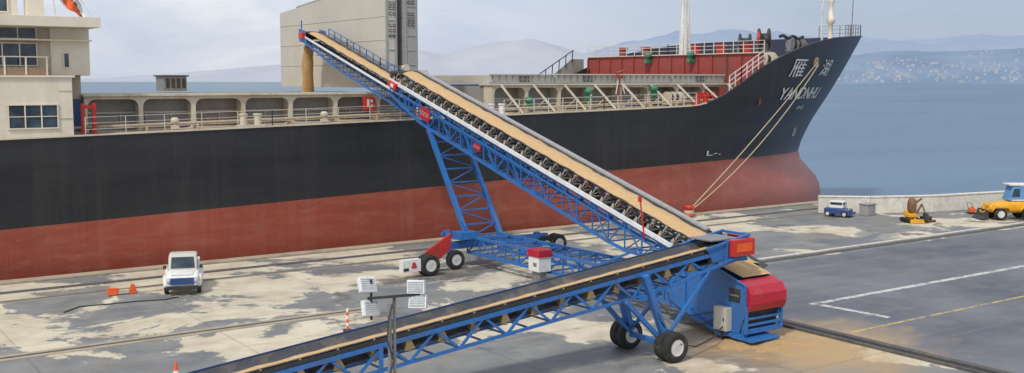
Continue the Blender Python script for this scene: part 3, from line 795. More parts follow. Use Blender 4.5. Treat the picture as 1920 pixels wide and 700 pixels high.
for i in range(28):
    y=I0+(I1-I0)*i/27;mb.strut((CX-.78,y,zi(y)-.3),(CX+.78,y,zi(y)-.3),.05)
    if y>59: mb.strut((CX-.78,y,zi(y)-.75),(CX+.78,y,zi(y)-.75),.05)
mb.obj('inner_truss',M['blue'],conv,CO)
mb=MB();mb.strut((CX-.84,58.5,zi(58.5)+.1),(CX-.84,I1-.1,zi(I1-.1)+.1),.06,.13);mb.obj('inner_side_cover',M['silver'],conv,CO)
ip=[(-.66,.4),(-.64,.42),(-.33,.25),(.33,.25),(.64,.42),(.66,.4),(.34,.22),(-.34,.22),(-.66,.4)]
path=[((CX,y,zi(y)),(1,0,0),upv) for y in [58+i*(I1-58)/24 for i in range(25)]]
mb=MB();beltmesh(mb,ip,path,0);mb.obj('inner_belt',M['belt'],conv,CO)
mb=MB();mb.strut((CX,58,zi(58)-.35),(CX,I1,zi(I1)-.35),1.1,.03);mb.obj('inner_return_belt',M['belt'],conv,CO)
mb=MB();beltmesh(mb,[(-.36,.3),(-.18,.38),(.22,.4),(.44,.34)],[((CX,y,zi(y)+.015*math.sin(y*4)),(1,0,0),upv) for y in [58+i*(I1-58)/80 for i in range(81)]],0)
mb.obj('inner_belt_load',M['grain'],conv,CO)
mb=MB();rl=[(CX+1.0,y,zi(y)+.1) for y in (60,65,70,I1-.6)];railing(mb,rl,.7,2,1.1,.03);mb.obj('inner_railing',M['blue'],conv,CO)
zh=zi(I1)
mb=MB();mb.cyl((CX-.75,I1+.1,zh+.1),(CX+.75,I1+.1,zh+.1),.28,n=18);mb.obj('head_pulley',M['dark'],conv,CO)
mb=MB()
for xx in (CX-.85,CX+.8): mb.prism([(xx,I1-.7,zh-.5),(xx,I1+.6,zh-.3),(xx,I1+.65,zh+.6),(xx,I1-.4,zh+.45)],(.05,0,0))
mb.strut((CX-.84,I1+.6,zh+.4),(CX+.84,I1+.6,zh+.4),.08)
mb.strut((CX-.8,I1+.3,zh+.2),(CX-.8,I1+.2,zh+1.2),.07);mb.bx(CX-1.1,CX-.84,I1-.5,I1+.1,zh-.1,zh+.3,1)
mb.obj('head_chute',[M['blue'],M['red']],conv,CO)
mb=MB();mb.cyl((CX-.95,59.8,zc(59.8)+.3),(CX+1.1,59.8,zc(59.8)+.3),.24,n=16);mb.obj('transfer_pulley',M['dark'],conv,CO)
RX=Matrix.Rotation(math.atan(SL),3,'X')
mb=MB();mb.box((CX-1.3,59.0,zc(59)-.12),(.22,1.0,.36),0,RX);mb.box((CX-1.425,58.9,zc(58.9)-.12),(.02,.35,.22),1,RX);mb.obj('drive_motor',[M['red'],M['white']],conv,CO,bevel=.03)
for y,dz,L,H in ((55.3,-.8,1.1,.75),(49.6,-.85,.7,.36)):
    mb=MB();c=Vector((CX-1.17,y,zc(y)+dz));mb.box(c,(.03,L,H),0,RX)
    for k in range(6):
        mb.box(c+RX@Vector((-.02,-L*.38+k*L*.15,.0)),(.012,L*.025,H*.3),1,RX);mb.box(c+RX@Vector((-.022,-L*.36+k*L*.15,H*.12*(-1)**k)),(.012,L*.08,H*.07),1,RX)
    mb.obj('sign_panel',[M['redc'],M['hatch']],conv,CO)
mb=MB()
LT=Vector((CX-1.15,54.9,zc(54.9)-1.55));LB=Vector((CX-1.15,50.6,1.5))
for s in (-1,1):
    a=Vector(LB);b=Vector(LT);a.x=b.x=CX+s*1.15;mb.strut(a,b,.24)
K=8
for k in range(K+1):
    a=LB.lerp(LT,k/K);b=Vector(a);b.x=CX+1.15
    mb.strut(a,b,.09)
    if k<K:
        c=LB.lerp(LT,(k+1)/K)
        if k%2==0: c.x=CX+1.15;mb.strut(a,c,.06)
        else: mb.strut(b,c,.06)
mb.obj('support_leg',M['blue'],conv,CO)
mb=MB()
for s in (-1,1): mb.strut((CX+s*1.1,33.8,1.2),(CX+s*1.1,34.2,zc(34.2)-.7),.16);mb.strut((CX+s*1.1,39,1.7),(CX+s*1.1,36,zc(36)-.9),.1)
for s in (-1,1):
    truss_side(mb,lambda y:Vector((CX+s*1.05,y,1.65)),lambda y:Vector((CX+s*1.05,y,.75)),33.0,50.8,14,.15,wd=.07)
for i in range(15):
    y=33+17.8*i/14
    for z in (1.65,.75): mb.strut((CX-1.05,y,z),(CX+1.05,y,z),.07)
    if i<14: mb.strut((CX-1.05*(-1)**i,y,1.65),(CX+1.05*(-1)**i,y+17.8/14,1.65),.06)
mb.obj('drawbar_truss',M['blue'],conv,CO)
mb=MB();mb.strut((30.6,50.6,1.25),(38.2,51.3,1.1),.35,.4);mb.strut((30.6,50.9,1.9),(33,51,1.75),.16);mb.strut((30.9,50.4,.5),(30.9,50.9,2.1),.26)
mb.strut((37.5,51.3,.6),(37.5,51.3,1.4),.3);mb.bx(31.2,32.4,49.9,50.9,1.6,2.0);mb.strut((32.1,50.4,1.8),(31.6,50.5,2.6),.1)
mb.obj('axle_frame',M['blue'],conv,CO)
mb=MB();mb.prism([(28.4,49.6,.9),(29.0,49.6,1.3),(30.6,49.9,2.05),(30.6,49.9,1.2),(29.6,49.7,.6)],(.05,.22,0));mb.obj('steering_arm',M['red'],conv,CO,bevel=.02)
mb=MB();mb.bx(27.0,28.1,48.9,49.3,.35,1.0,0);mb.prism([(27.5,48.88,.55),(27.85,48.88,.55),(27.75,48.88,.85),(27.6,48.88,.85)],(0,-.01,0),1);mb.bx(27.05,27.35,48.88,48.9,.42,.58,2)
mb.obj('counterweight_box',[M['white'],M['red'],M['dark']],conv,CO,bevel=.03)
wheel(conv,CO,(28.7,49.0,.58),.58,.36,(0,-1,0),True);wheel(conv,CO,(30.9,49.95,.55),.55,.34,(0,-1,0),False)
wheel(conv,CO,(37.9,51.0,.58),.58,.36,(0,-1,0),True);wheel(conv,CO,(39.1,51.3,.58),.58,.36,(0,-1,0),True)
mb=MB();mb.bx(31.35,32.1,42.7,43.6,.85,1.6,0);mb.bx(31.3,32.15,42.65,43.65,1.6,1.95,1);mb.bx(31.34,31.35,42.9,43.2,1.1,1.3,2);mb.bx(31.5,31.9,42.8,43.5,.0,.85,2)
mb.obj('control_cabinet',[M['white'],M['redc'],M['steel']],conv,CO,bevel=.02)
# hopper
mb=MB();x0,x1=31.5,33.5
prof=[(33.7,.95),(33.7,2.6),(33.0,3.0),(31.0,2.98),(29.5,2.5),(29.0,2.35),(28.95,1.3),(29.3,.4),(30.9,.35)]
for x in (x0,x1-.06): mb.prism([(x,p[0],p[1]) for p in prof],(.06,0,0))
mb.bx(x0+.06,x1-.06,33.6,33.66,.95,2.5)
mb.bx(x0+.06,x1-.06,29.3,33.2,.75,.82)
for y,z in ((32.0,.95),(30.6,.6),(32.7,2.85)): mb.strut((x0-.05,y,z),(x1+.05,y,z),.14)
mb.bx(x0-.06,x0,32.35,32.45,.75,2.9)
P=prof+[prof[0]]
for a,b in zip(P[:-1],P[1:]): mb.strut((x0-.03,a[0],a[1]),(x0-.03,b[0],b[1]),.07)
for z in (1.0,.74): mb.strut((x0,28.95,z),(x1,28.95,z),.1)
mb.bx(x0,x1,28.95,29.2,.36,.58);mb.bx(x0-.15,x1-.5,28.5,29.6,.14,.24);mb.strut((x0+.1,29.1,.3),(x0-.2,30.4,.2),.16);mb.strut((x0-.1,30.3,.22),(x0-.03,33,.95),.14)
mb.bx(x0,x0+.3,29.1,30.5,.2,.4)
mb.strut((x0-.02,28.93,.4),(x0-.02,28.93,1.5),.12);mb.strut((x1+.02,28.93,.4),(x1+.02,28.93,1.5),.12)
mb.obj('hopper',M['blue'],conv,CO,bevel=.012)
mb=MB();mb.bx(x0+.1,x1-.1,29.1,29.15,.6,1.35);mb.obj('hopper_shade_panel',M['dark'],conv,CO)  # dark plate painted in for the shade inside the hopper mouth
mb=MB();mb.bx(x0-.014,x0-.002,29.3,29.9,1.6,2.15);mb.bx(x0-.02,x0-.015,29.35,29.85,1.84,1.9,1);mb.obj('inspection_window',[M['dark'],M['steel']],conv,CO)
mb=MB();hp=[(29.45,2.5),(28.95,2.32),(28.72,2.0),(28.7,1.6),(28.82,1.32)]
for a,b in zip(hp[:-1],hp[1:]): mb.add([(x0+.02,*a),(x1+.08,*a),(x1+.08,*b),(x0+.02,*b)],[(0,1,2,3)],0,True)
for x in (x0+.02,x1+.08): mb.add([(x,y,z) for y,z in hp]+[(x,29.05,1.35),(x,29.25,2.3)],[tuple(range(len(hp)+2))],0)
mb.strut((x0+.02,28.7,1.62),(x1+.08,28.7,1.62),.03)
mb.obj('hopper_hood',M['redc'],conv,CO)
mb=MB();vs=[(x0+.1,33.0,3.06),(x1-.1,33.0,3.06),(x0+.1,31.0,3.06),(x1-.1,31.0,3.06),(x0+.25,29.4,2.6),(x1-.1,29.4,2.6)];mb.add(vs,[(0,1,3,2),(2,3,5,4)],0);mb.obj('feed_apron',M['grain'],conv,CO)
mb=MB();mb.bx(31.15,31.48,29.7,30.4,.4,1.35,0);mb.bx(31.13,31.15,29.75,30.35,.45,1.3,0);mb.bx(31.11,31.13,29.8,29.86,.8,.95,1);mb.strut((31.3,30.05,.0),(31.3,30.05,.4),.08,mi=1);mb.obj('electric_box',[M['hatch'],M['dark']],conv,CO,bevel=.03)
mb=MB();mb.tube([(31.3,30.4,.8),(31.2,31.2,.4),(31.1,32.5,.3),(31.4,34,.9),(31.9,36,1.2)],.03);mb.obj('power_cable',M['dark'],conv,CO)
mb=MB();mb.tube([(31.3,30.4,1.1),(31.1,31.7,.7),(31.2,33,1.1),(32,34.4,1.7)],.025);mb.obj('power_cable',M['dark'],conv,CO)

mb=MB();vs=[];n=12
for i in range(17):
    t=i/16;w=.16+.018*i;px_,py_,pz_=CX,I1+.45+.8*t,zh+.3-t*.7-4.4*t*t
    for k in range(n):
        q=2*math.pi*k/n;rr=w*(1+.45*mnoise.noise(Vector((k*.9,i*.45,2))))
        vs.append((px_+rr*1.2*math.cos(q),py_+rr*.6*math.sin(q),pz_))
mb.add(vs,[(i*n+k,i*n+(k+1)%n,(i+1)*n+(k+1)%n,(i+1)*n+k) for i in range(16) for k in range(n)],0,True)
o=mb.obj('cargo_stream',M['sand']);tag(o,'tan bulk cargo pouring from conveyor head into the hold','cargo');o['kind']='stuff'

# ---------------------------------------------------------------- FEEDER CONVEYOR
FY=30.05
def zf(x): return 3.78+.104*(x-30.5)
FO=Vector((27.2,FY,0))
fd=thing('feeder_conveyor',FO,'long blue wheeled feeder conveyor carrying tan material to hopper','conveyor')
X0,X1=-10,31.6
def fdepth(x): return .86 if x<27 else max(.45,.86-.08*(x-27))
mb=MB()
for s in (-1,1):
    y=FY+s*.62
    n=44;P=[]
    for i in range(n+1):
        x=X0+(X1-X0)*i/n;P.append((Vector((x,y,zf(x)-.05)),Vector((x,y,zf(x)-fdepth(x)))))
    for i in range(n):
        mb.strut(P[i][0],P[i+1][0],.13,.13);mb.strut(P[i][1],P[i+1][1],.1,.1)
        if i%2==0: mb.strut(P[i][1],P[i+1][0],.08)
        else: mb.strut(P[i][0],P[i+1][1],.08)
    mb.strut(P[n][0],P[n][1],.1)
    for xx in (15.4,26.6): mb.box((xx,y+s*.065,zf(xx)-.48),(.16,.02,.95))
for i in range(44):
    x=X0+(X1-X0)*i/44;mb.strut((x,FY-.62,zf(x)-fdepth(x)),(x,FY+.62,zf(x)-fdepth(x)),.06);mb.strut((x,FY-.62,zf(x)-.05),(x,FY+.62,zf(x)-.05),.06)
mb.obj('truss_frame',M['blue'],fd,FO)
uf=Vector((-.104,0,1)).normalized()
fprof=[(-.56,.2),(-.54,.23),(-.3,.1),(.3,.1),(.54,.27),(.56,.24),(.3,.07),(-.3,.07),(-.56,.2)]
path=[((x,FY,zf(x)),(0,1,0),uf) for x in [X0+i*(X1-X0)/50 for i in range(51)]]
mb=MB();beltmesh(mb,fprof,path,0);mb.obj('belt',M['belt'],fd,FO)
mb=MB();beltmesh(mb,[(-.32,.125),(-.2,.165),(-.04,.165),(.07,.12)],[((x,FY-.02,zf(x)+.01*math.sin(x*5)+.012*mnoise.noise(Vector((x*3,0,0)))),(0,1,0),uf) for x in [X0+i*(X1-.2-X0)/240 for i in range(241)]],0);mb.obj('belt_load',M['grain'],fd,FO)
mb=MB();mb.strut((X0,FY,zf(X0)-.42),(X1,FY,zf(X1)-.42),.95,.03);mb.obj('return_belt',M['belt'],fd,FO)
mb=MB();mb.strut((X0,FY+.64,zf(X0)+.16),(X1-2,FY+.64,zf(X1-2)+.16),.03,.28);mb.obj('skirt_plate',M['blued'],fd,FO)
mb=MB();mb.strut((X0,FY-.6,zf(X0)+.1),(X1-2,FY-.6,zf(X1-2)+.1),.03,.14);mb.obj('skirt_plate',M['dark'],fd,FO)
mb=MB()
mb.strut((0,-.6,-.02),(0,.6,-.02),.08);mb.strut((0,-.56,0),(0,-.56,.2),.05);mb.strut((0,.56,0),(0,.56,.2),.05)
mb.cyl((0,-.52,.17),(0,-.3,.04),.05,n=8);mb.cyl((0,-.28,.02),(0,.28,.02),.05,n=8)
mb.prism([(-.2,-.5,-.48),(.2,-.5,-.48),(.04,-.5,-.08),(-.04,-.5,-.08)],(0,.06,0));mb.cyl((0,-.5,-.52),(0,.5,-.52),.06,n=8);mb.prism([(-.15,-.45,-.46),(.15,-.45,-.46),(.03,.3,-.1),(-.03,.3,-.1)],(0,.03,.02))
proto=None
for i in range(23):
    x=X0+14+i*1.25
    if x>X1-.5: break
    if proto is None: proto=mb.obj('idler',M['idlery'],fd);o=proto
    else: o=proto.copy();col.objects.link(o)
    o.location=Vector((x,FY,zf(x)))-FO;o.rotation_euler=(0,-math.atan(.104),0)
mb=MB()
E=X1
for s in (-1,1):
    mb.prism([(E-1.9,FY+s*.7,zf(E-1.9)+.2),(E+.3,FY+s*.7,zf(E)+.42),(E+.6,FY+s*.7,zf(E)-.1),(E+.2,FY+s*.7,zf(E)-.6),(E-1.6,FY+s*.7,zf(E-1.6)-.35)],(0,.05,0))
    mb.strut((E-2,FY+s*.72,zf(E-2)+.25),(E+.4,FY+s*.72,zf(E)+.45),.1);mb.strut((E-.9,FY+s*.74,zf(E-.9)-.5),(E-.9,FY+s*.74,zf(E-.9)+.4),.1)
mb.strut((E+.4,FY-.7,zf(E)+.42),(E+.4,FY+.7,zf(E)+.42),.1);mb.strut((E+.3,FY-.7,zf(E)-.55),(E+.3,FY+.7,zf(E)-.55),.1)
mb.obj('head_frame',M['blue'],fd,FO,bevel=.01)
mb=MB();mb.box((E-.9,FY,zf(E-.9)+.42),(1.5,1.25,.05));mb.obj('head_cover',M['steel'],fd,FO)
mb=MB();mb.cyl((E,FY-.65,zf(E)),(E,FY+.65,zf(E)),.3,n=18);mb.obj('head_pulley',M['dark'],fd,FO)
mb=MB();mb.box((E-.2,FY-.9,zf(E)+.0),(1.2,.24,.66),0);mb.box((E-.2,FY-1.03,zf(E)+.0),(.85,.02,.34),1);mb.box((E+.62,FY,zf(E)+.05),(.12,1.3,.5),0)
mb.obj('motor_guard',[M['red'],M['orange']],fd,FO,bevel=.03)
mb=MB()
for s in (-1,1):
    y=FY+s*.85
    mb.strut((26.3,y,zf(26.3)-.05),(27.25,FY+s*1.0,.75),.3,.24);mb.strut((25.4,y,zf(25.4)-.85),(27.1,FY+s*.95,.75),.16)
    mb.strut((29.6,y*1,zf(29.6)-.6),(27.35,FY+s*.95,.85),.13)
    mb.strut((27.6,y,zf(27.6)-.75),(31.1,y,zf(31.1)-.35),.1)
mb.strut((27.2,FY-1.5,.62),(27.2,FY+1.6,.62),.18);mb.strut((26.6,FY-.9,2.3),(26.6,FY+.9,2.3),.14);mb.strut((26.7,FY-.9,2.2),(27.2,FY+.95,.8),.08)
mb.strut((26.3,FY-.95,zf(26.3)-.9),(26.3,FY+.95,zf(26.3)-.9),.2)
mb.obj('support_leg',M['blue'],fd,FO,bevel=.01)
wheel(fd,FO,(27.25,28.55,.57),.57,.36,(0,-1,0),True);wheel(fd,FO,(27.25,31.1,.57),.57,.36,(0,-1,0),True)
mb=MB();mb.tube([(27.4,28.4,.7),(28.6,28.8,.35),(30,29.3,.4),(31.2,29.9,.6)],.03);mb.obj('power_cable',M['dark'],fd,FO)
mb=MB();mb.tube([(26.5,29.2,2.7),(26.9,28.9,1.5),(27.6,29,.8)],.025);mb.obj('power_cable',M['dark'],fd,FO)
mb=MB();mb.strut((CX-1.3,35.6,zc(35.6)-.3),(CX-1.3,35.9,zc(35.6)+1.5),.05);mb.bx(CX-1.36,CX-1.24,35.85,35.98,zc(35.6)+1.35,zc(35.6)+1.6);mb.obj('whip_mast',M['red'],conv,CO)

mb=MB();vs=[];n=50
for j in range(n+1):
    for i in range(n+1):
        x=-4+8*i/n;y=-2.8+5.6*j/n
        z=.13*math.exp(-((x/1.8)**2+(y/1.2)**2))+.08*mnoise.fractal(Vector((x*.8,y*1.1,0)),1,2,4)-.035-.02*(x*x/9+y*y/5)
        vs.append((x+32.4,y+28.9,z))
mb.add(vs,[(j*(n+1)+i,j*(n+1)+i+1,(j+1)*(n+1)+i+1,(j+1)*(n+1)+i) for j in range(n) for i in range(n)],0,True)
o=mb.obj('spilled_cargo',M['sand'],recalc=False);tag(o,'thin orange spilled cargo dust beneath the hopper','cargo');o['kind']='stuff'

# ---------------------------------------------------------------- lamp mast
LO=Vector((13.4,24.9,0))
lm=thing('floodlight_mast',LO,'grey portable floodlight mast with four square lamps','street lamp')
mb=MB();mb.cyl((-.07,0,0),(-.07,0,4.55),.055,n=10);mb.cyl((.1,.05,0),(.1,.05,4.75),.045,n=10);mb.bx(-.5,.5,-.5,.5,0,.15);mb.cyl((0,0,.15),(0,0,1.2),.12)
mb.obj('pole',M['steel'],lm)
rd=Vector((.821,-.571,0))
mb=MB();mb.strut(rd*-.65+Vector((0,0,4.68)),rd*.75+Vector((0,0,4.8)),.07);mb.strut(rd*-.55+Vector((0,0,4.1)),rd*-.55+Vector((0,0,5.2)),.05);mb.strut(rd*.75+Vector((0,0,4.5)),rd*.75+Vector((0,0,5.2)),.05)
mb.obj('crossarm',M['dark'],lm)
mb=MB();mb.tube([(.1,0,4.7),(-.15,-.1,4.2),(-.2,-.1,3.6),(-.02,-.1,3.0),(-.2,-.1,2.5),(-.15,0,1.4)],.022);mb.obj('cable',M['dark'],lm)
for (r,z,yaw,tl) in ((-.66,5.05,.65,-.5),(-.58,4.42,.75,-.35),(.66,5.0,-.25,-.12),(.7,4.6,-.2,-.3)):
    mb=MB();R=Matrix.Rotation(-.6+yaw,3,'Z')@Matrix.Rotation(tl,3,'X')@Matrix.Rotation(.12 if r<0 else -.04,3,'Y');c=rd*r+Vector((0,0,z))
    mb.box(c,(.48,.14,.42 if r<0 else .36),0,R);mb.box(c+R@Vector((0,-.08,0)),(.42,.02,.35 if r<0 else .29),1,R)
    for k in range(6): mb.box(c+R@Vector((-.18+k*.07,.1,0)),(.02,.08,.28),0,R)
    for k in range(5): mb.box(c+R@Vector((0,-.095,-.12+k*.06)),(.4,.01,.01),2,R)
    mb.obj('floodlight',[M['silver'],M['lamp'],M['steel']],lm,bevel=.01)

# ---------------------------------------------------------------- cones etc
def cone(x,y,s=1):
    e=thing('traffic_cone',(x,y,.0),'orange traffic cone with white band on the quay','traffic cone')
    mb=MB();mb.bx(-.2*s,.2*s,-.2*s,.2*s,.006,.05*s);mb.obj('base',M['orange'],e)
    mb=MB();mb.lathe([(.05*s,.15*s),(.3*s,.105*s)],(0,0,0),(0,0,1),16);mb.lathe([(.3*s,.105*s),(.48*s,.07*s)],(0,0,0),(0,0,1),16,1);mb.lathe([(.48*s,.07*s),(.75*s,.025*s)],(0,0,0),(0,0,1),16)
    mb.obj('body',[M['orange'],M['white']],e)
def marker(x,y):
    mb=MB();mb.cyl((0,0,0),(0,0,.06),.2,n=16,mi=2)
    for k in range(6): mb.cyl((0,0,.06+k*.15),(0,0,.21+k*.15),.055,n=12,mi=k%2)
    o=mb.obj('marker_post',[M['orange'],M['white'],M['dark']]);o.location=(x,y,.005);tag(o,'red and white striped marker post on the quay','post')
def gp(px,py):
    du=px-960;dv=350-py;h=1990+.0995*dv;z=.995*dv-199;t=10.5/-z;v=FH*(h*t)+RT*(du*t);return v.x,v.y
a=gp(331,724);cone(a[0],a[1],1.15)
a=gp(652,621);marker(a[0],a[1])
a=gp(228,553)
e=thing('road_barrier',(a[0],a[1],0),'low orange and grey frame barrier lying by the quay rail','barrier',sc=.78)
mb=MB();mb.prism([(-.85,-.15,.05),(-.25,-.15,.05),(-.15,-.1,.45),(-.85,-.1,.5)],(0,.2,0));mb.prism([(.45,-.15,.01),(.95,-.15,.01),(.8,-.1,.6),(.6,-.1,.6)],(0,.25,0));mb.strut((-.5,0,.2),(.6,0,.2),.08,.12);mb.obj('body',M['orange'],e,bevel=.03)
mb=MB();mb.bx(-.2,.45,-.1,.15,.1,.32);mb.strut((.8,0,.06),(3.2,-.1,.06),.12,.1);mb.obj('frame',M['coamf'],e)
mb=MB();pts=[gp(120,587),gp(150,576),gp(200,572),gp(260,566),gp(310,563),gp(335,558)];mb.tube([(x,y,.03) for x,y in pts],.03);o=mb.obj('quay_cable',M['dark']);tag(o,'black cable lying along the concrete quay','cable')

# ---------------------------------------------------------------- small vehicles
a=gp(354,552)
tr=thing('utility_truck',(a[0]+.25,a[1]+1.5,0),'small white utility truck with navy front parked on quay','truck',rz=math.radians(-20),sc=.92)
mb=MB()
mb.loft([(-1.95,0,.78,.5,.98),(-1.85,0,.84,.42,1.08),(-.75,0,.86,.4,1.2),(-.7,0,.86,.4,1.2),(.7,0,.86,.4,1.2),(1.95,0,.86,.45,1.2)],0,9,32)
for s in (-1,1):
    for y in (-1.25,1.2): mb.loft([(y-.52,s*.84,.1,.45,.6),(y-.4,s*.86,.13,.45,.9),(y-.2,s*.87,.15,.45,1.02),(y+.2,s*.87,.15,.45,1.02),(y+.4,s*.86,.13,.45,.9),(y+.52,s*.84,.1,.45,.6)],0,4,16)
mb.obj('body',M['white'],tr,bevel=.02)
mb=MB();mb.loft([(-.82,0,.74,1.15,1.22),(-.45,0,.74,1.15,1.93),(-.35,0,.74,1.15,2.0),(.55,0,.74,1.15,2.0),(.7,0,.74,1.15,1.9)],0,9,32);mb.obj('cab',M['hatch'],tr,bevel=.02)
mb=MB();mb.bx(-.82,.82,.72,.78,1.2,1.5);mb.bx(-.82,-.76,.78,1.9,1.2,1.45);mb.bx(.76,.82,.78,1.9,1.2,1.45);mb.bx(-.82,.82,1.9,1.96,1.2,1.45);mb.obj('truck_bed',M['white'],tr)
mb=MB();mb.add([(-.62,-.815,1.3),(.62,-.815,1.3),(.58,-.5,1.85),(-.58,-.5,1.85)],[(0,1,2,3)])
for s in (-1,1): mb.add([(s*.752,-.45,1.35),(s*.752,.5,1.35),(s*.752,.5,1.85),(s*.752,-.3,1.85)],[(0,1,2,3)])
mb.obj('windshield',M['glass'],tr)
mb=MB();mb.bx(-.6,.6,-2.0,-1.9,.6,.95);mb.bx(-.83,.83,-2.08,-1.9,.34,.54,1);mb.obj('grille',[M['dblue'],M['dark']],tr,bevel=.02)
mb=MB();mb.prism([(-.55,-1.88,1.09),(.55,-1.88,1.09),(.6,-1.0,1.2),(-.6,-1.0,1.2)],(0,0,.03));mb.obj('bonnet_panel',M['white'],tr)
for s in (-1,1):
    mb=MB();mb.lathe([(0,.1),(.04,.1),(.06,.06)],(s*.7,-1.98,.8),(0,-1,0),14);mb.obj('headlight',M['lamp'],tr)
    mb=MB();mb.box((s*.95,-.45,1.3),(.16,.06,.2));mb.strut((s*.74,-.45,1.28),(s*.9,-.45,1.28),.03);mb.obj('mirror',M['dark'],tr)
    for y in (-1.25,1.2): wheel(tr,(0,0,0),(s*.84,y,.34),.34,.22,(s,0,0))

a=gp(1582,407)
v=thing('utility_vehicle',(a[0],a[1]+.5,0),'small navy and white utility vehicle parked by the parapet','car',rz=math.radians(20),sc=.86)
mb=MB();mb.loft([(-1.1,0,.62,.3,.62),(-1.0,0,.7,.26,.72),(-.4,0,.72,.25,.78),(1.0,0,.72,.25,.8),(1.1,0,.68,.3,.74)],0,8,24);mb.bx(-.95,.95,-1.25,-1.1,.2,.42);mb.bx(-.9,-.72,-.5,.5,.3,.5);mb.obj('body',M['dblue'],v,bevel=.02)
mb=MB();mb.bx(-.55,.5,-.55,.7,.8,1.05);mb.bx(-.6,.56,-.62,.75,1.3,1.38)
for sx in (-.5,.46):
    for sy in (-.5,.65): mb.strut((sx,sy,1.0),(sx,sy,1.32),.07)
mb.obj('cabin',M['white'],v,bevel=.02)
mb=MB();mb.bx(-.46,.42,-.46,.6,1.05,1.3);mb.obj('windshield',M['glass'],v)
mb=MB();mb.tube([(-.55,-1.1,.7),(-.55,-1.0,1.15),(.55,-1.0,1.15),(.55,-1.1,.7)],.03);mb.obj('guard_bar',M['white'],v)
for s in (-1,1):
    for y in (-.75,.75): wheel(v,(0,0,0),(s*.7,y,.28),.28,.18,(s,0,0))
a=gp(1626,404)
e=thing('concrete_block',(a[0],a[1],0),'grey concrete block beside the utility vehicle','concrete block')
mb=MB();mb.bx(-.5,.5,-.4,.4,0,.85);mb.bx(-.56,.56,-.46,.46,.85,.95);mb.obj('block',M['hatch2'],e,bevel=.04)

a=gp(1708,417)
ex=thing('mini_excavator',(a[0],a[1],0),'small yellow and brown mini excavator on dark tracks','excavator',rz=math.radians(-25),sc=.95)
for s in (-1,1):
    mb=MB();mb.loft([(-.75,s*.42,.14,.12,.3),(-.6,s*.42,.14,.03,.38),(.6,s*.42,.14,.03,.38),(.75,s*.42,.14,.12,.3)],0,4,16);mb.obj('track',M['tyre'],ex)
mb=MB();mb.bx(-.45,.3,-.5,.3,.42,.72);mb.bx(-.4,.2,.1,.5,.5,.9);mb.bx(-.3,.3,-.3,.3,.3,.42);mb.obj('body',M['yellow'],ex,bevel=.06)
mb=MB();mb.loft([(-.3,.05,.22,.75,1.5),(-.15,.05,.3,.72,1.85),(.1,.05,.32,.72,1.95),(.3,.05,.25,.75,1.7)],0,3,16);mb.strut((.2,-.1,1.5),(.55,-.5,1.9),.14);mb.obj('cab',M['skin_brown'],ex)
mb=MB();mb.strut((.2,-.4,.7),(.45,-.7,1.5),.13);mb.strut((.45,-.7,1.5),(.65,-.9,.8),.1);mb.obj('boom',M['skin_brown'],ex)
mb=MB();mb.prism([(.5,-.85,.85),(.5,-1.1,.8),(.5,-1.2,.4),(.5,-1.0,.2),(.5,-.75,.45)],(.3,0,0));mb.obj('bucket',M['dark'],ex)
mb=MB();mb.strut((-.6,-.95,.2),(.6,-.95,.2),.06,.3);mb.strut((0,-.9,.2),(0,-.5,.35),.1);mb.obj('blade',M['yellow'],ex)
a=gp(1730,417)
mb=MB()
for k in range(5): mb.bx(-.5,.5,-.5+k*.22,-.36+k*.22,.12,.15)
for k in (-.45,0,.45): mb.bx(k-.05,k+.05,-.5,.52,.0,.12)
mb.bx(-.35,.3,-.3,.3,.15,.4,1)
o=mb.obj('pallet',[M['skin_brown'],M['dark']]);o.location=(a[0]+.4,a[1],.01);tag(o,'dark wooden pallet with small load beside the excavator','pallet')
a=gp(1822,401)
e=thing('plate_compactor',(a[0],a[1],0),'small orange and black plate compactor near the wall','machine',rz=.8,sc=.9)
mb=MB();mb.prism([(-.5,-.3,.02),(.5,-.3,.02),(.6,-.3,.14),(-.6,-.3,.14)],(0,.6,0));mb.obj('plate',M['dark'],e)
mb=MB();mb.bx(-.3,.25,-.22,.22,.14,.5);mb.cyl((-.1,0,.5),(-.1,0,.65),.14);mb.obj('engine',M['orange'],e,bevel=.04)
mb=MB();mb.tube([(.3,-.2,.3),(.9,-.2,.85),(.9,.2,.85),(.3,.2,.3)],.025);mb.obj('handle',M['dark'],e)

a=gp(1907,414)
wl=thing('wheel_loader',(a[0]+.4,a[1]+.9,0),'yellow wheel loader with light blue and white cab by parapet','wheel loader',rz=math.radians(-125),sc=1.12)
mb=MB();mb.loft([(-1.5,0,.5,.5,.95),(-1.3,0,.6,.45,1.15),(-.4,0,.62,.45,1.25),(.4,0,.62,.45,1.32),(1.3,0,.6,.45,1.25),(1.6,0,.5,.55,1.0)],0,3.5,24)
for s in (-1,1):
    for y in (-.9,1.0): mb.loft([(y-.6,s*.72,.22,.6,.75),(y-.42,s*.72,.22,.8,1.08),(y+.42,s*.72,.22,.8,1.08),(y+.6,s*.72,.22,.6,.75)],0,4,12)
mb.obj('body',M['yellow'],wl,bevel=.02)
mb=MB()
for s in (-.35,.35): mb.strut((s,-1.3,.9),(s,-1.8,.5),.14)
mb.strut((-.35,-1.3,.9),(.35,-1.3,.9),.1);mb.strut((-.35,-1.8,.5),(.35,-1.8,.5),.1);mb.obj('lift_arm',M['yellow'],wl)
mb=MB();mb.prism([(-.8,-1.75,.7),(-.8,-1.7,.2),(-.8,-1.85,.06),(-.8,-2.2,.05),(-.8,-1.9,.25)],(1.6,0,0));mb.obj('bucket',M['dark'],wl)
cab=MB();cab.prism([(-.5,-.3,1.3),(-.5,.9,1.3),(-.5,1.0,2.15),(-.5,.0,2.3)],(1.0,0,0),0);cab.bx(-.56,.56,-.25,1.1,2.3,2.42,1);cab.bx(-.53,.53,-.1,.95,1.28,1.36,1)
cb=cab.obj('cab',[M['lblue'],M['white']],wl,bevel=.03)
mb=MB()
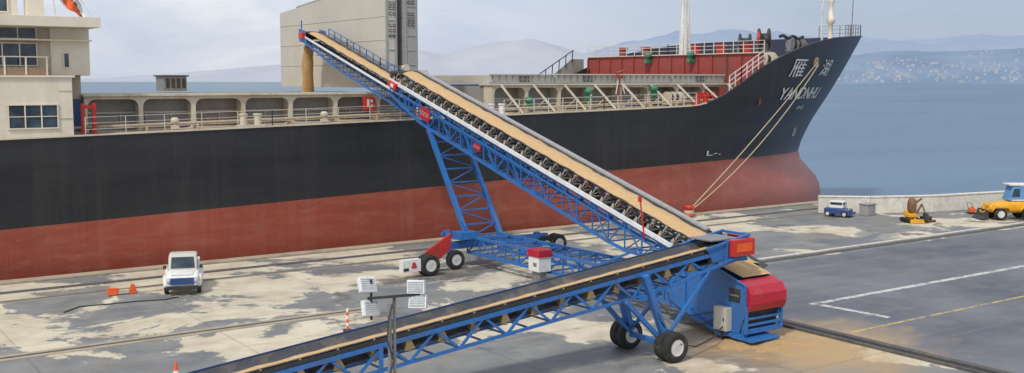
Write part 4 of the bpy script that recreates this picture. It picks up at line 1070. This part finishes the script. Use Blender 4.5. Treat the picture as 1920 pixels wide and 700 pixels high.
for s in (-1,1): mb.add([(s*.51,-.1,1.55),(s*.51,.45,1.55),(s*.51,.45,2.1),(s*.51,.05,2.1)],[(0,1,2,3)])
o=mb.obj('window',M['glass'],wl);o.parent=cb
for s in (-1,1):
    for y in (-.9,1.0): wheel(wl,(0,0,0),(s*.72,y,.42),.42,.36,(s,0,0))

# ---------------------------------------------------------------- world, sun, camera
w=bpy.data.worlds.new('World');scene.world=w;w.use_nodes=True;nt=w.node_tree
bg=nt.nodes['Background']
sky=nd(nt,'ShaderNodeTexSky',sky_type='NISHITA');sky.sun_disc=False
sd=Vector((-.66,-.34,.9)).normalized()
sky.sun_elevation=math.asin(sd.z);sky.sun_rotation=math.atan2(sd.x,sd.y)
tc=nd(nt,'ShaderNodeTexCoord').outputs['Generated']
n1=noisen(nt,tc,1.8,5,.55,(1,1,3.6),.5);n2=noisen(nt,tc,6,6,.6,(1,1,4),.4)
v=mth(nt,'ADD',mth(nt,'MULTIPLY',n1,.6),mth(nt,'MULTIPLY',n2,.4))
cl=ramp(nt,v,[(.38,(4.9,5.5,6.8)),(.5,(6.2,6.6,7.5)),(.6,(8.0,8.0,8.3))])
dt=nd(nt,'ShaderNodeVectorMath',operation='DOT_PRODUCT');nt.links.new(tc,dt.inputs[0]);dt.inputs[1].default_value=(.875,.484,0)
bank=mrange(nt,mth(nt,'ADD',dt.outputs['Value'],mth(nt,'MULTIPLY',mth(nt,'SUBTRACT',n2,.5),.14)),.89,1.0,0,.8)
cl=mix(nt,bank,cl,(3.2,3.9,5.2))
out=mix(nt,.88,sky.outputs[0],cl)
nt.links.new(out,bg.inputs[0]);bg.inputs[1].default_value=.115
sun=bpy.data.lights.new('sun','SUN');sun.energy=2.5;sun.angle=math.radians(6);sun.color=(1,.94,.84)
so=bpy.data.objects.new('sun',sun);col.objects.link(so);so.rotation_euler=(-sd).to_track_quat('-Z','Y').to_euler();so.location=(0,0,60)
cam=bpy.data.cameras.new('camera');cam.lens=37.5;cam.sensor_width=36;cam.clip_end=60000;cam.clip_start=.5
co=bpy.data.objects.new('camera',cam);col.objects.link(co);co.location=(0,0,10.5)
co.rotation_euler=(math.radians(90-5.71),0,-math.asin(.571));scene.camera=co
